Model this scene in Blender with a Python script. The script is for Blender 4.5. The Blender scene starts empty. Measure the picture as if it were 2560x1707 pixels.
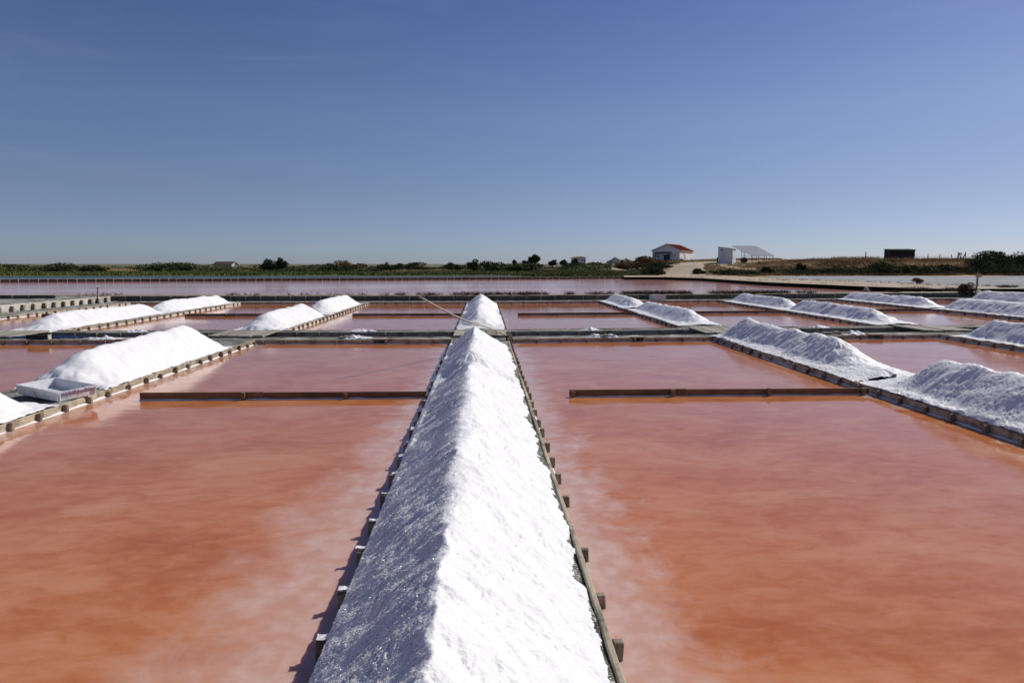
import bpy, bmesh, math, random
import numpy as np
from mathutils import Vector, Matrix
R = math.radians
scene = bpy.context.scene
C = scene.collection
rng = random.Random(7)
nrng = np.random.default_rng(11)

# ------------------------------------------------------------------ camera
CAMZ, FPX, HORIZ, VPX = 1.80, 1707.0, 660.0, 1208.0        # photograph is 2560 x 1707
PITCH = math.atan((853.5 - HORIZ) / FPX)
YAW = math.atan((1280.0 - VPX) / FPX * math.cos(PITCH))     # turned to the right
cam_d = bpy.data.cameras.new('camera')
cam_d.sensor_width = 36.0
cam_d.lens = 36.0 * FPX / 2560.0
cam_d.clip_start = 0.05
cam_d.clip_end = 12000
cam = bpy.data.objects.new('camera', cam_d)
cam.location = (0, 0, CAMZ)
cam.rotation_euler = (R(90) - PITCH, 0, -YAW)
C.objects.link(cam)
scene.camera = cam

# ------------------------------------------------------------------ sky, sun, exposure
SUN_EL, SUN_ROT = 39.5, 58.0          # sun stands right of and beyond the pans
world = bpy.data.worlds.new('World')
scene.world = world
world.use_nodes = True
wn, wl = world.node_tree.nodes, world.node_tree.links
wn.clear()
sky = wn.new('ShaderNodeTexSky')
sky.sky_type = 'NISHITA'
sky.sun_disc = False
sky.sun_elevation = R(SUN_EL)
sky.sun_rotation = R(SUN_ROT)
sky.altitude = 0
sky.air_density = 0.6
sky.dust_density = 0.3
sky.ozone_density = 3.0
bg = wn.new('ShaderNodeBackground')
bg.inputs['Strength'].default_value = 0.09
wo = wn.new('ShaderNodeOutputWorld')
# the same low haze all round the horizon, deeper blue above it
wtc = wn.new('ShaderNodeTexCoord')
wsep = wn.new('ShaderNodeSeparateXYZ')
wl.new(wtc.outputs['Generated'], wsep.inputs[0])
wramp = wn.new('ShaderNodeValToRGB')
wl.new(wsep.outputs[2], wramp.inputs[0])
while len(wramp.color_ramp.elements) < 4: wramp.color_ramp.elements.new(0.5)
for el_, (p_, c_) in zip(wramp.color_ramp.elements, ((0.0, (0.61, 0.62, 0.75)), (0.10, (0.80, 0.72, 0.75)), (0.20, (0.93, 0.87, 0.91)), (0.36, (0.80, 0.77, 0.98)))):
    el_.position = p_
    el_.color = (*c_, 1)
wmul = wn.new('ShaderNodeMix')
wmul.data_type = 'RGBA'
wmul.blend_type = 'MULTIPLY'
wmul.inputs['Factor'].default_value = 1.0
wl.new(sky.outputs[0], wmul.inputs[6])
wl.new(wramp.outputs[0], wmul.inputs[7])
wmap = wn.new('ShaderNodeMapping')
wmap.inputs['Scale'].default_value = (1.2, 1.2, 9.0)
wmap.inputs['Rotation'].default_value = (0.06, -0.10, 0.0)
wl.new(wtc.outputs['Generated'], wmap.inputs['Vector'])
wnoi = wn.new('ShaderNodeTexNoise')
wnoi.inputs['Scale'].default_value = 2.2
wnoi.inputs['Detail'].default_value = 6
wnoi.inputs['Roughness'].default_value = 0.62
wnoi.inputs['Distortion'].default_value = 0.5
wl.new(wmap.outputs[0], wnoi.inputs['Vector'])
wr2 = wn.new('ShaderNodeMapRange')
wr2.inputs[1].default_value = 0.50
wr2.inputs[2].default_value = 0.80
wr2.inputs[3].default_value = 0.0
wr2.inputs[4].default_value = 0.07
wl.new(wnoi.outputs['Fac'], wr2.inputs[0])
wis = wn.new('ShaderNodeMix')
wis.data_type = 'RGBA'
wl.new(wr2.outputs[0], wis.inputs['Factor'])
wl.new(wmul.outputs[2], wis.inputs[6])
wis.inputs[7].default_value = (5.6, 6.2, 7.0, 1)
wl.new(wis.outputs[2], bg.inputs[0])
wl.new(bg.outputs[0], wo.inputs[0])
sun_d = bpy.data.lights.new('sun', 'SUN')
sun_d.energy = 4.0
sun_d.angle = R(0.53)
sun_d.color = (1.0, 0.95, 0.87)
sun = bpy.data.objects.new('sun', sun_d)
sdir = Vector((math.sin(R(SUN_ROT)) * math.cos(R(SUN_EL)), math.cos(R(SUN_ROT)) * math.cos(R(SUN_EL)), math.sin(R(SUN_EL))))
sun.rotation_euler = (-sdir).to_track_quat('-Z', 'Y').to_euler()
sun.location = sdir * 60
C.objects.link(sun)
scene.view_settings.view_transform = 'Standard'
scene.view_settings.look = 'None'
scene.view_settings.gamma = 1
scene.view_settings.exposure = 0.0
scene.view_settings.use_curve_mapping = False
scene.render.engine = 'CYCLES'
scene.cycles.max_bounces = 4
scene.cycles.diffuse_bounces = 2
scene.cycles.glossy_bounces = 3
scene.cycles.transmission_bounces = 1
scene.cycles.caustics_reflective = False
scene.cycles.caustics_refractive = False
scene.cycles.use_denoising = True

# ------------------------------------------------------------------ helpers
cp, sp_, cw, sw = math.cos(PITCH), math.sin(PITCH), math.cos(YAW), math.sin(YAW)


def ray(px, py):
    a, b = (px - 1280) / FPX, (853.5 - py) / FPX
    fw, up = cp + b * sp_, -sp_ + b * cp
    return Vector((a * cw + fw * sw, fw * cw - a * sw, up))


def at(px, py, z=0.0):
    """where the sight line through a spot of the photograph meets the level z"""
    d = ray(px, py)
    t = (z - CAMZ) / d.z
    return Vector((d.x * t, d.y * t, z))


def atd(px, D, z=0.0):
    """the spot of the place seen in photo column px at distance D, level z"""
    d = ray(px, HORIZ)
    return Vector((d.x / d.y * D, D, z))


def zat(py, D):
    return CAMZ + (HORIZ - py) / FPX * D


def g(x, y):
    """the cross dykes are not quite square to the long ones"""
    if x > 0:
        return x * (0.058 + 0.0022 * (y - 15))
    return -x * 0.02


_perm = {}


def noise2(x, y, seed=0):
    if seed not in _perm:
        r = np.random.default_rng(seed + 100)
        p = r.permutation(512)
        a = r.uniform(0, 2 * np.pi, 512)
        _perm[seed] = (p, np.cos(a), np.sin(a))
    p, gx, gy = _perm[seed]
    x = np.asarray(x, float); y = np.asarray(y, float)
    xi = np.floor(x).astype(int); yi = np.floor(y).astype(int)
    xf, yf = x - xi, y - yi
    u = xf * xf * xf * (xf * (xf * 6 - 15) + 10)
    v = yf * yf * yf * (yf * (yf * 6 - 15) + 10)

    def gr(ix, iy, dx, dy):
        h = p[(p[ix & 511] + iy) & 511]
        return gx[h] * dx + gy[h] * dy
    a = gr(xi, yi, xf, yf); b = gr(xi + 1, yi, xf - 1, yf)
    c = gr(xi, yi + 1, xf, yf - 1); d = gr(xi + 1, yi + 1, xf - 1, yf - 1)
    return (a + u * (b - a) + v * ((c + u * (d - c)) - (a + u * (b - a)))) * 1.5


def fbm(x, y, seed=0, oct=3):
    s, amp = 0, 1.0
    for i in range(oct):
        s = s + amp * noise2(x * 2 ** i, y * 2 ** i, seed + i)
        amp *= 0.5
    return s


def sst(x, a, b):
    t = np.clip((np.asarray(x, float) - a) / (b - a), 0, 1)
    return t * t * (3 - 2 * t)


def tag(o, label=None, cat=None, group=None, kind=None):
    if label: o['label'] = label
    if cat: o['category'] = cat
    if group: o['group'] = group
    if kind: o['kind'] = kind
    return o


def thing(name, loc, label, cat, group=None, rz=0.0):
    o = bpy.data.objects.new(name, None)
    o.empty_display_size = 0.2
    o.location = loc
    o.rotation_euler = (0, 0, rz)
    C.objects.link(o)
    return tag(o, label, cat, group)


def link(name, me, parent=None, loc=(0, 0, 0), rot=(0, 0, 0), scale=None):
    """loc is in the parent's own frame"""
    o = bpy.data.objects.new(name, me)
    o.location = loc
    o.rotation_euler = rot
    if scale: o.scale = scale
    if parent is not None: o.parent = parent
    C.objects.link(o)
    return o


def mesh(name, vs, fs, mat, smooth=False):
    me = bpy.data.meshes.new(name)
    me.from_pydata([tuple(v) for v in vs], [], [tuple(f) for f in fs])
    if mat: me.materials.append(mat)
    if smooth: me.polygons.foreach_set('use_smooth', [True] * len(me.polygons))
    me.update()
    return me


def npmesh(name, V, Q, mat, smooth=True):
    """fast quad mesh from numpy arrays"""
    me = bpy.data.meshes.new(name)
    n, m = len(V), len(Q)
    k = Q.shape[1]
    me.vertices.add(n); me.vertices.foreach_set('co', np.asarray(V, np.float32).ravel())
    me.loops.add(m * k); me.loops.foreach_set('vertex_index', np.asarray(Q, np.int32).ravel())
    me.polygons.add(m)
    me.polygons.foreach_set('loop_start', np.arange(0, m * k, k, dtype=np.int32))
    me.polygons.foreach_set('use_smooth', np.full(m, smooth, dtype=bool))
    me.update(calc_edges=True)
    if mat: me.materials.append(mat)
    return me


class MB:
    """collects boxes, bars and sheets that become ONE mesh"""
    def __init__(self): self.v, self.f = [], []

    def add(self, vs, fs):
        n = len(self.v)
        self.v += [tuple(p) for p in vs]
        self.f += [tuple(i + n for i in f) for f in fs]
        return self

    def box(self, x0, x1, y0, y1, z0, z1, M=None):
        vs = [Vector(p) for p in ((x0, y0, z0), (x1, y0, z0), (x1, y1, z0), (x0, y1, z0), (x0, y0, z1), (x1, y0, z1), (x1, y1, z1), (x0, y1, z1))]
        if M is not None: vs = [M @ p for p in vs]
        return self.add(vs, [(0, 3, 2, 1), (4, 5, 6, 7), (0, 1, 5, 4), (1, 2, 6, 5), (2, 3, 7, 6), (3, 0, 4, 7)])

    def bar(self, a, b, r, n=6, r2=None):
        a, b = Vector(a), Vector(b)
        r2 = r if r2 is None else r2
        d = (b - a).normalized()
        u = d.orthogonal().normalized(); w = d.cross(u)
        vs = []
        for p, q in ((a, r), (b, r2)):
            for i in range(n):
                t = 2 * math.pi * i / n
                vs.append(p + (u * math.cos(t) + w * math.sin(t)) * q)
        fs = [(i, (i + 1) % n, n + (i + 1) % n, n + i) for i in range(n)] + [tuple(reversed(range(n))), tuple(range(n, 2 * n))]
        return self.add(vs, fs)

    def build(self, name, mat, parent=None, loc=(0, 0, 0), rot=(0, 0, 0), smooth=False):
        return link(name, mesh(name, self.v, self.f, mat, smooth), parent, loc, rot)


def bevel_box(name, lx, ly, lz, bev, mat, origin='top'):
    """a box with chamfered edges; origin at the middle of its top face"""
    bm = bmesh.new()
    bmesh.ops.create_cube(bm, size=1.0)
    for v in bm.verts:
        v.co = Vector((v.co.x * lx, v.co.y * ly, v.co.z * lz - (lz / 2 if origin == 'top' else -lz / 2 if origin == 'base' else 0)))
    bmesh.ops.bevel(bm, geom=list(bm.edges), offset=bev, segments=1, affect='EDGES')
    me = bpy.data.meshes.new(name)
    bm.to_mesh(me); bm.free()
    me.materials.append(mat)
    return me


# ------------------------------------------------------------------ materials
class NT:
    def __init__(self, name):
        self.m = bpy.data.materials.new(name)
        self.m.use_nodes = True
        self.n = self.m.node_tree.nodes
        self.l = self.m.node_tree.links
        self.b = self.n['Principled BSDF']
        self._tc = None

    def s(self, sock, val):
        if hasattr(val, 'links'): self.l.new(val, sock)
        else: sock.default_value = val

    def coord(self, which='Object'):
        if self._tc is None: self._tc = self.n.new('ShaderNodeTexCoord')
        return self._tc.outputs[which]

    def pos(self):
        return self.n.new('ShaderNodeNewGeometry').outputs['Position']

    def mapping(self, v, scale=(1, 1, 1), loc=(0, 0, 0), rot=(0, 0, 0)):
        k = self.n.new('ShaderNodeMapping')
        self.l.new(v, k.inputs['Vector'])
        k.inputs['Scale'].default_value = scale
        k.inputs['Location'].default_value = loc
        k.inputs['Rotation'].default_value = rot
        return k.outputs[0]

    def noise(self, v, scale, detail=4, rough=0.55, dist=0.0):
        k = self.n.new('ShaderNodeTexNoise')
        self.l.new(v, k.inputs['Vector'])
        k.inputs['Scale'].default_value = scale
        k.inputs['Detail'].default_value = detail
        k.inputs['Roughness'].default_value = rough
        k.inputs['Distortion'].default_value = dist
        return k.outputs['Fac']

    def voro(self, v, scale):
        k = self.n.new('ShaderNodeTexVoronoi')
        self.l.new(v, k.inputs['Vector'])
        k.inputs['Scale'].default_value = scale
        return k.outputs['Distance']

    def ramp(self, fac, stops):
        k = self.n.new('ShaderNodeValToRGB')
        self.l.new(fac, k.inputs[0])
        e = k.color_ramp.elements
        while len(e) < len(stops): e.new(0.5)
        for i, (p, c) in enumerate(stops):
            e[i].position = p
            e[i].color = (c, c, c, 1) if isinstance(c, (int, float)) else (*c, 1)
        return k.outputs[0]

    def mix(self, fac, a, b, mode='MIX'):
        k = self.n.new('ShaderNodeMix')
        k.data_type = 'RGBA'
        k.blend_type = mode
        self.s(k.inputs['Factor'], fac)
        for sck, v in ((k.inputs[6], a), (k.inputs[7], b)):
            self.s(sck, v if hasattr(v, 'links') else (*v, 1))
        return k.outputs[2]

    def math(self, op, a, b=None, clamp=False):
        k = self.n.new('ShaderNodeMath')
        k.operation = op
        k.use_clamp = clamp
        self.s(k.inputs[0], a)
        if b is not None: self.s(k.inputs[1], b)
        return k.outputs[0]

    def mrange(self, v, a, b, c=0.0, d=1.0, smooth=True):
        k = self.n.new('ShaderNodeMapRange')
        if smooth: k.interpolation_type = 'SMOOTHSTEP'
        self.s(k.inputs[0], v)
        for i, q in enumerate((a, b, c, d)): self.s(k.inputs[1 + i], q)
        return k.outputs[0]

    def attr(self, name):
        k = self.n.new('ShaderNodeAttribute')
        k.attribute_name = name
        return k.outputs['Fac']

    def rand(self):
        return self.n.new('ShaderNodeObjectInfo').outputs['Random']

    def bump(self, h, strength, dist, normal=None):
        k = self.n.new('ShaderNodeBump')
        self.s(k.inputs['Height'], h)
        k.inputs['Strength'].default_value = strength
        k.inputs['Distance'].default_value = dist
        if normal is not None: self.l.new(normal, k.inputs['Normal'])
        return k.outputs[0]

    def set(self, color=None, rough=None, normal=None, **kw):
        if color is not None: self.s(self.b.inputs['Base Color'], color if hasattr(color, 'links') else (*color, 1))
        if rough is not None: self.s(self.b.inputs['Roughness'], rough)
        if normal is not None: self.l.new(normal, self.b.inputs['Normal'])
        for k, v in kw.items(): self.s(self.b.inputs[k.replace('_', ' ')], v)
        return self.m


def m_salt():
    t = NT('salt')
    p = t.pos()
    a = t.noise(p, 5.0, 5)
    sp = t.noise(p, 160.0, 2)
    col = t.mix(t.ramp(a, [(0.35, 0.0), (0.7, 1.0)]), (0.80, 0.80, 0.80), (0.85, 0.847, 0.84))
    col = t.mix(t.ramp(sp, [(0.72, 0.0), (0.78, 0.35)]), col, (0.60, 0.56, 0.50))
    n1 = t.noise(p, 95.0, 3, 0.7)
    v1 = t.voro(p, 75.0)
    nb = t.bump(n1, 0.40, 0.010)
    nb = t.bump(v1, 0.35, 0.007, nb)
    t.b.inputs['Subsurface Radius'].default_value = (1.0, 1.0, 1.0)
    return t.set(col, 0.55, nb, Specular_IOR_Level=0.3, Subsurface_Weight=0.55, Subsurface_Scale=0.012)


def m_wood(name, dark, light, stain=(0.03, 0.025, 0.02), stain_amt=0.6, grain=(3, 40, 40), rough=0.85):
    t = NT(name)
    o = t.coord('Object')
    r = t.rand()
    off = t.n.new('ShaderNodeVectorMath'); off.operation = 'ADD'
    t.l.new(o, off.inputs[0])
    cmb = t.n.new('ShaderNodeCombineXYZ')
    for i, k in enumerate((17.0, 31.0, 7.0)): t.l.new(t.math('MULTIPLY', r, k), cmb.inputs[i])
    t.l.new(cmb.outputs[0], off.inputs[1])
    v = off.outputs[0]
    gr = t.noise(t.mapping(v, grain), 1.0, 5, 0.6, 0.4)
    bl = t.noise(v, 6.0, 5, 0.65)
    col = t.mix(t.ramp(gr, [(0.3, 0.0), (0.7, 1.0)]), dark, light)
    col = t.mix(t.math('MULTIPLY', t.ramp(bl, [(0.48, 0.0), (0.68, 1.0)]), stain_amt), col, stain)
    k = t.n.new('ShaderNodeHueSaturation')
    t.l.new(t.mrange(r, 0, 1, 0.75, 1.25, False), k.inputs['Value'])
    t.l.new(col, k.inputs['Color'])
    nb = t.bump(gr, 0.5, 0.006)
    return t.set(k.outputs[0], rough, nb)


def m_noisy(name, stops, scale=4.0, rough=0.9, bump=0.5, bdist=0.02, bscale=None, mp=(1, 1, 1), world=True, detail=6):
    t = NT(name)
    p = t.pos() if world else t.coord('Object')
    q = t.mapping(p, mp)
    a = t.noise(q, scale, detail, 0.62)
    h = t.noise(q, bscale or scale * 6, 5, 0.65)
    return t.set(t.ramp(t.math('ADD', t.math('MULTIPLY', a, 0.75), t.math('MULTIPLY', h, 0.25)), stops), rough, t.bump(h, bump, bdist))


def m_plain(name, col, rough=0.6, **kw):
    t = NT(name)
    a = t.noise(t.pos(), 9.0, 5)
    c2 = tuple(c * 0.78 for c in col)
    return t.set(t.mix(t.ramp(a, [(0.35, 0.0), (0.75, 1.0)]), col, c2), rough, **kw)


def m_pan_water():
    """thin brine over a salty red bed: pale crystals lie along the edges"""
    t = NT('pan_brine')
    p = t.pos()
    st = t.mapping(p, (0.75, 1.3, 1.0), rot=(0, 0, R(-14)))
    big = t.noise(st, 1.0, 7, 0.64, 0.8)
    fine = t.noise(t.mapping(p, (2.0, 4.0, 1), rot=(0, 0, R(-16))), 2.0, 6, 0.66, 0.6)
    tiny = t.noise(t.mapping(p, (5.0, 11.0, 1), rot=(0, 0, R(12))), 2.2, 4, 0.6, 0.6)
    base = t.ramp(big, [(0.32, (0.44, 0.130, 0.036)), (0.50, (0.52, 0.180, 0.062)), (0.68, (0.60, 0.270, 0.132))])
    base = t.mix(t.math('MULTIPLY', t.ramp(fine, [(0.44, 0.0), (0.70, 1.0)]), 0.50), base, (0.62, 0.280, 0.155))
    base = t.mix(t.math('MULTIPLY', t.ramp(fine, [(0.30, 1.0), (0.46, 0.0)]), 0.45), base, (0.40, 0.120, 0.042))
    base = t.mix(t.math('MULTIPLY', t.ramp(tiny, [(0.56, 0.0), (0.72, 1.0)]), 0.22), base, (0.30, 0.078, 0.03))
    # crystals on the bed beside the dykes
    en = t.noise(t.mapping(p, (1, 0.8, 1)), 2.4, 6, 0.62, 0.6)
    jit = t.mrange(en, 0.25, 0.75, -0.34, 0.34, False)
    dl = t.math('ADD', t.attr('dl'), jit)
    dr = t.math('ADD', t.attr('dr'), jit)
    wl_ = t.attr('wl'); wr_ = t.attr('wr')
    fl = t.math('SUBTRACT', 1.0, t.mrange(t.math('DIVIDE', dl, wl_), 0.1, 1.0))
    fr = t.math('SUBTRACT', 1.0, t.mrange(t.math('DIVIDE', dr, wr_), 0.1, 1.0))
    f = t.math('MAXIMUM', fl, fr, True)
    pale = t.mix(t.ramp(t.noise(p, 7.0, 4), [(0.4, 0.0), (0.7, 1.0)]), (0.60, 0.36, 0.28), (0.68, 0.50, 0.44))
    col = t.mix(t.math('MULTIPLY', f, 0.92), base, pale)
    # ripples
    w1 = t.noise(t.mapping(p, (2.2, 7.0, 1), rot=(0, 0, R(8))), 1.0, 3, 0.5, 0.3)
    w2 = t.noise(t.mapping(p, (0.35, 0.9, 1)), 1.0, 2, 0.5)
    h = t.math('ADD', t.math('MULTIPLY', w1, t.ramp(w2, [(0.3, 0.25), (0.7, 1.0)])), t.math('MULTIPLY', t.noise(t.mapping(p, (7, 20, 1)), 1.0, 3), 0.22))
    nb = t.bump(h, 0.42, 0.010)
    t.b.inputs['Subsurface Radius'].default_value = (1.0, 0.35, 0.18)
    return t.set(col, 0.03, nb, IOR=1.34, Specular_IOR_Level=0.58, Subsurface_Weight=0.6, Subsurface_Scale=0.09)


def m_water(name, col, bump=0.3, dist=0.02, scale=(1.2, 4.0, 1), rough=0.04, col2=None, spec=0.5):
    t = NT(name)
    p = t.pos()
    w1 = t.noise(t.mapping(p, scale), 1.0, 4, 0.55, 0.3)
    w2 = t.noise(t.mapping(p, (0.06, 0.16, 1)), 1.0, 3, 0.5)
    h = t.math('MULTIPLY', w1, t.ramp(w2, [(0.35, 0.25), (0.65, 1.0)]))
    c = t.mix(t.ramp(w2, [(0.35, 0.0), (0.65, 1.0)]), col, col2 or tuple(c * 0.85 for c in col))
    return t.set(c, rough, t.bump(h, bump, dist), IOR=1.34, Specular_IOR_Level=spec)


def m_leaf(name, c1, c2, c3, scale=1.2):
    t = NT(name)
    p = t.pos()
    a = t.noise(p, scale, 5, 0.7)
    b = t.noise(p, scale * 9, 2)
    col = t.mix(t.ramp(a, [(0.32, 0.0), (0.62, 1.0)]), c1, c2)
    col = t.mix(t.math('MULTIPLY', t.ramp(b, [(0.5, 0.0), (0.75, 1.0)]), 0.7), col, c3)
    m = t.set(col, 0.8, Specular_IOR_Level=0.2)
    return m


M = {}
M['salt'] = m_salt()
M['pan'] = m_pan_water()
M['crystal'] = NT('salt_crystal').set((0.88, 0.88, 0.88), 0.3, Specular_IOR_Level=0.6, Subsurface_Weight=1.0, Subsurface_Scale=0.03)
M['crystal'].node_tree.nodes['Principled BSDF'].inputs['Subsurface Radius'].default_value = (1, 1, 1)
M['reservoir'] = m_water('reservoir_brine', (0.70, 0.345, 0.29), 0.5, 0.03, (0.9, 3.2, 1), 0.06, (0.64, 0.31, 0.265), spec=0.18)
M['lagoon'] = m_water('lagoon_water', (0.03, 0.04, 0.06), 1.0, 0.20, (0.8, 2.0, 1), 0.15, spec=0.10)
M['channel'] = m_water('channel_water', (0.06, 0.05, 0.035), 0.15, 0.01, (3, 6, 1), 0.05)
M['post'] = m_wood('weathered_post', (0.13, 0.10, 0.068), (0.34, 0.28, 0.20), (0.035, 0.025, 0.018), 0.75, (30, 30, 4))
M['plank'] = m_wood('weathered_plank', (0.27, 0.225, 0.155), (0.50, 0.435, 0.325), (0.05, 0.042, 0.03), 0.8, (3, 30, 30))
M['baffle'] = m_wood('brown_board', (0.13, 0.075, 0.035), (0.24, 0.15, 0.075), (0.04, 0.025, 0.015), 0.4, (2, 25, 25))
M['deck'] = m_wood('deck_board', (0.22, 0.20, 0.15), (0.40, 0.37, 0.29), (0.07, 0.06, 0.045), 0.5, (25, 3, 25))
M['slab'] = m_noisy('old_slab', [(0.3, (0.055, 0.058, 0.042)), (0.5, (0.10, 0.10, 0.075)), (0.7, (0.17, 0.165, 0.13))], 2.5, 0.9, 0.6, 0.015)
M['pale_plank'] = m_wood('pale_plank', (0.38, 0.34, 0.28), (0.62, 0.58, 0.50), (0.12, 0.10, 0.08), 0.5, (3, 30, 30))
def m_earth():
    t = NT('crusted_earth')
    p = t.pos()
    a = t.noise(p, 9.0, 6, 0.65)
    b = t.noise(p, 70.0, 4, 0.7)
    col = t.ramp(a, [(0.30, (0.030, 0.031, 0.022)), (0.50, (0.10, 0.098, 0.072)), (0.70, (0.22, 0.21, 0.16))])
    big = t.noise(p, 1.7, 4, 0.6)
    sp = t.math('ADD', t.math('MULTIPLY', b, 0.8), t.math('MULTIPLY', big, 0.32))
    col = t.mix(t.ramp(sp, [(0.58, 0.0), (0.66, 1.0)]), col, (0.74, 0.73, 0.71))
    return t.set(col, 0.95, t.bump(b, 0.9, 0.02))


M['earth'] = m_earth()
M['old_earth'] = m_noisy('crusted_earth', [(0.30, (0.035, 0.036, 0.026)), (0.46, (0.12, 0.115, 0.085)), (0.60, (0.24, 0.225, 0.175)), (0.74, (0.60, 0.58, 0.54))], 7.0, 0.95, 0.9, 0.02, 60)
M['sand'] = m_noisy('sandy_track', [(0.3, (0.30, 0.23, 0.155)), (0.5, (0.40, 0.315, 0.22)), (0.7, (0.47, 0.385, 0.28))], 0.6, 0.95, 0.5, 0.03, 8)
M['ground'] = m_noisy('dry_ground', [(0.3, (0.10, 0.085, 0.045)), (0.5, (0.21, 0.155, 0.08)), (0.72, (0.33, 0.25, 0.14))], 0.5, 0.95, 0.7, 0.05, 6)
M['marsh'] = m_noisy('marsh_ground', [(0.3, (0.035, 0.05, 0.015)), (0.5, (0.055, 0.075, 0.022)), (0.72, (0.10, 0.105, 0.04))], 0.12, 0.95, 0.7, 0.1, 3)
M['saltflat'] = m_noisy('salt_flat', [(0.36, (0.10, 0.10, 0.10)), (0.44, (0.26, 0.26, 0.27)), (0.56, (0.36, 0.36, 0.37)), (0.63, (0.78, 0.78, 0.78))], 0.8, 0.95, 0.9, 0.05, 5, (0.30, 2.2, 1))
M['saltflat'].node_tree.nodes['Principled BSDF'].inputs['Specular IOR Level'].default_value = 0.08
M['crate'] = m_plain('white_plastic', (0.72, 0.73, 0.75), 0.35)
M['pink'] = m_plain('pink_stain', (0.75, 0.36, 0.40), 0.5)
M['violet'] = m_plain('violet_print', (0.20, 0.15, 0.42), 0.5)
M['lilac'] = m_plain('lilac_print', (0.50, 0.45, 0.60), 0.5)
M['pole'] = m_wood('pole_wood', (0.42, 0.37, 0.29), (0.66, 0.60, 0.50), (0.20, 0.15, 0.10), 0.3, (30, 30, 3), 0.6)
M['dark'] = m_plain('dark_tarred_wood', (0.022, 0.022, 0.020), 0.8)
M['black'] = m_plain('black_plastic', (0.012, 0.012, 0.014), 0.35)
M['blue'] = m_plain('blue_paint', (0.03, 0.09, 0.24), 0.45)
M['bluedoor'] = m_plain('blue_door_paint', (0.018, 0.03, 0.10), 0.5)
M['steel'] = m_plain('grey_steel', (0.16, 0.17, 0.18), 0.5, Metallic=0.4)
M['frame'] = m_plain('white_frame', (0.72, 0.73, 0.74), 0.5)
M['panel'] = m_plain('panel_glass', (0.40, 0.41, 0.43), 0.4)
M['glass'] = m_plain('dark_window_glass', (0.02, 0.025, 0.03), 0.1)
M['rust'] = m_plain('rusty_sheet', (0.15, 0.09, 0.06), 0.8)
M['netting'] = m_noisy('dark_netting', [(0.35, (0.05, 0.055, 0.045)), (0.55, (0.10, 0.10, 0.085)), (0.7, (0.32, 0.31, 0.28))], 0.9, 0.95, 0.6, 0.05, 6)
M['rubble'] = m_noisy('pale_rubble', [(0.3, (0.16, 0.15, 0.13)), (0.55, (0.42, 0.41, 0.38)), (0.7, (0.66, 0.65, 0.63))], 2.0, 0.95, 0.6, 0.05, 9)
M['leaf_olive'] = m_leaf('leaf_olive', (0.050, 0.063, 0.020), (0.110, 0.120, 0.040), (0.18, 0.165, 0.07))
M['leaf_green'] = m_leaf('leaf_green', (0.042, 0.062, 0.018), (0.090, 0.115, 0.036), (0.14, 0.155, 0.06))
M['leaf_dark'] = m_leaf('leaf_dark', (0.028, 0.038, 0.016), (0.060, 0.074, 0.030), (0.10, 0.11, 0.048))
M['leaf_marsh'] = m_leaf('leaf_marsh', (0.085, 0.110, 0.028), (0.145, 0.175, 0.045), (0.20, 0.155, 0.065), 0.15)
M['leaf_dry'] = m_leaf('dry_grass', (0.38, 0.26, 0.12), (0.60, 0.45, 0.24), (0.30, 0.16, 0.075), 0.5)
M['leaf_rust'] = m_leaf('rusty_scrub', (0.20, 0.115, 0.050), (0.33, 0.21, 0.10), (0.13, 0.125, 0.05), 0.5)
M['twig'] = m_leaf('dark_samphire', (0.045, 0.035, 0.022), (0.075, 0.060, 0.035), (0.10, 0.055, 0.035), 4.0)
M['bark'] = m_plain('bark', (0.07, 0.055, 0.04), 0.9)


def m_plaster():
    t = NT('flaking_plaster')
    p = t.coord('Object')
    a = t.noise(t.mapping(p, (1, 1, 0.7)), 0.9, 7, 0.7, 0.4)
    z = t.n.new('ShaderNodeSeparateXYZ'); t.l.new(p, z.inputs[0])
    low = t.mrange(z.outputs[2], 0.2, 3.0, 0.13, -0.05, False)
    f = t.ramp(t.math('ADD', a, low), [(0.555, 0.0), (0.58, 1.0)])
    col = t.mix(f, (0.78, 0.775, 0.76), (0.40, 0.40, 0.385))
    return t.set(col, 0.9, t.bump(f, 0.4, -0.02))


def m_tiles():
    t = NT('terracotta_tiles')
    a = t.noise(t.coord('Object'), 3.0, 5, 0.7)
    return t.set(t.ramp(a, [(0.3, (0.38, 0.115, 0.055)), (0.55, (0.52, 0.17, 0.08)), (0.75, (0.58, 0.25, 0.14))]), 0.85)


M['plaster'] = m_plaster()
M['tiles'] = m_tiles()

# ------------------------------------------------------------------ the lie of the pans
Z_TOP = 0.10                       # top of the timber edging above the brine (brine level 0)
DY = {-3: (-17.0, -15.8), -2: (-12.2, -10.9), -1: (-6.45, -5.15), 0: (-0.72, 0.58), 1: (5.4, 6.7), 2: (11.1, 12.4), 3: (17.2, 18.5), 4: (23.2, 24.5)}
YF, YF2, YB, YB2, YE, YE2 = 15.47, 16.08, 17.20, 17.76, 31.0, 32.05
BAFF1, BAFF2 = 9.12, 23.8


def sheet(name, pts, z, mat, kind='structure', label=None):
    me = mesh(name, [(p[0], p[1], z if len(p) < 3 else p[2]) for p in pts], [tuple(range(len(pts)))], mat)
    o = link(name, me)
    return tag(o, label, kind=kind)


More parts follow.
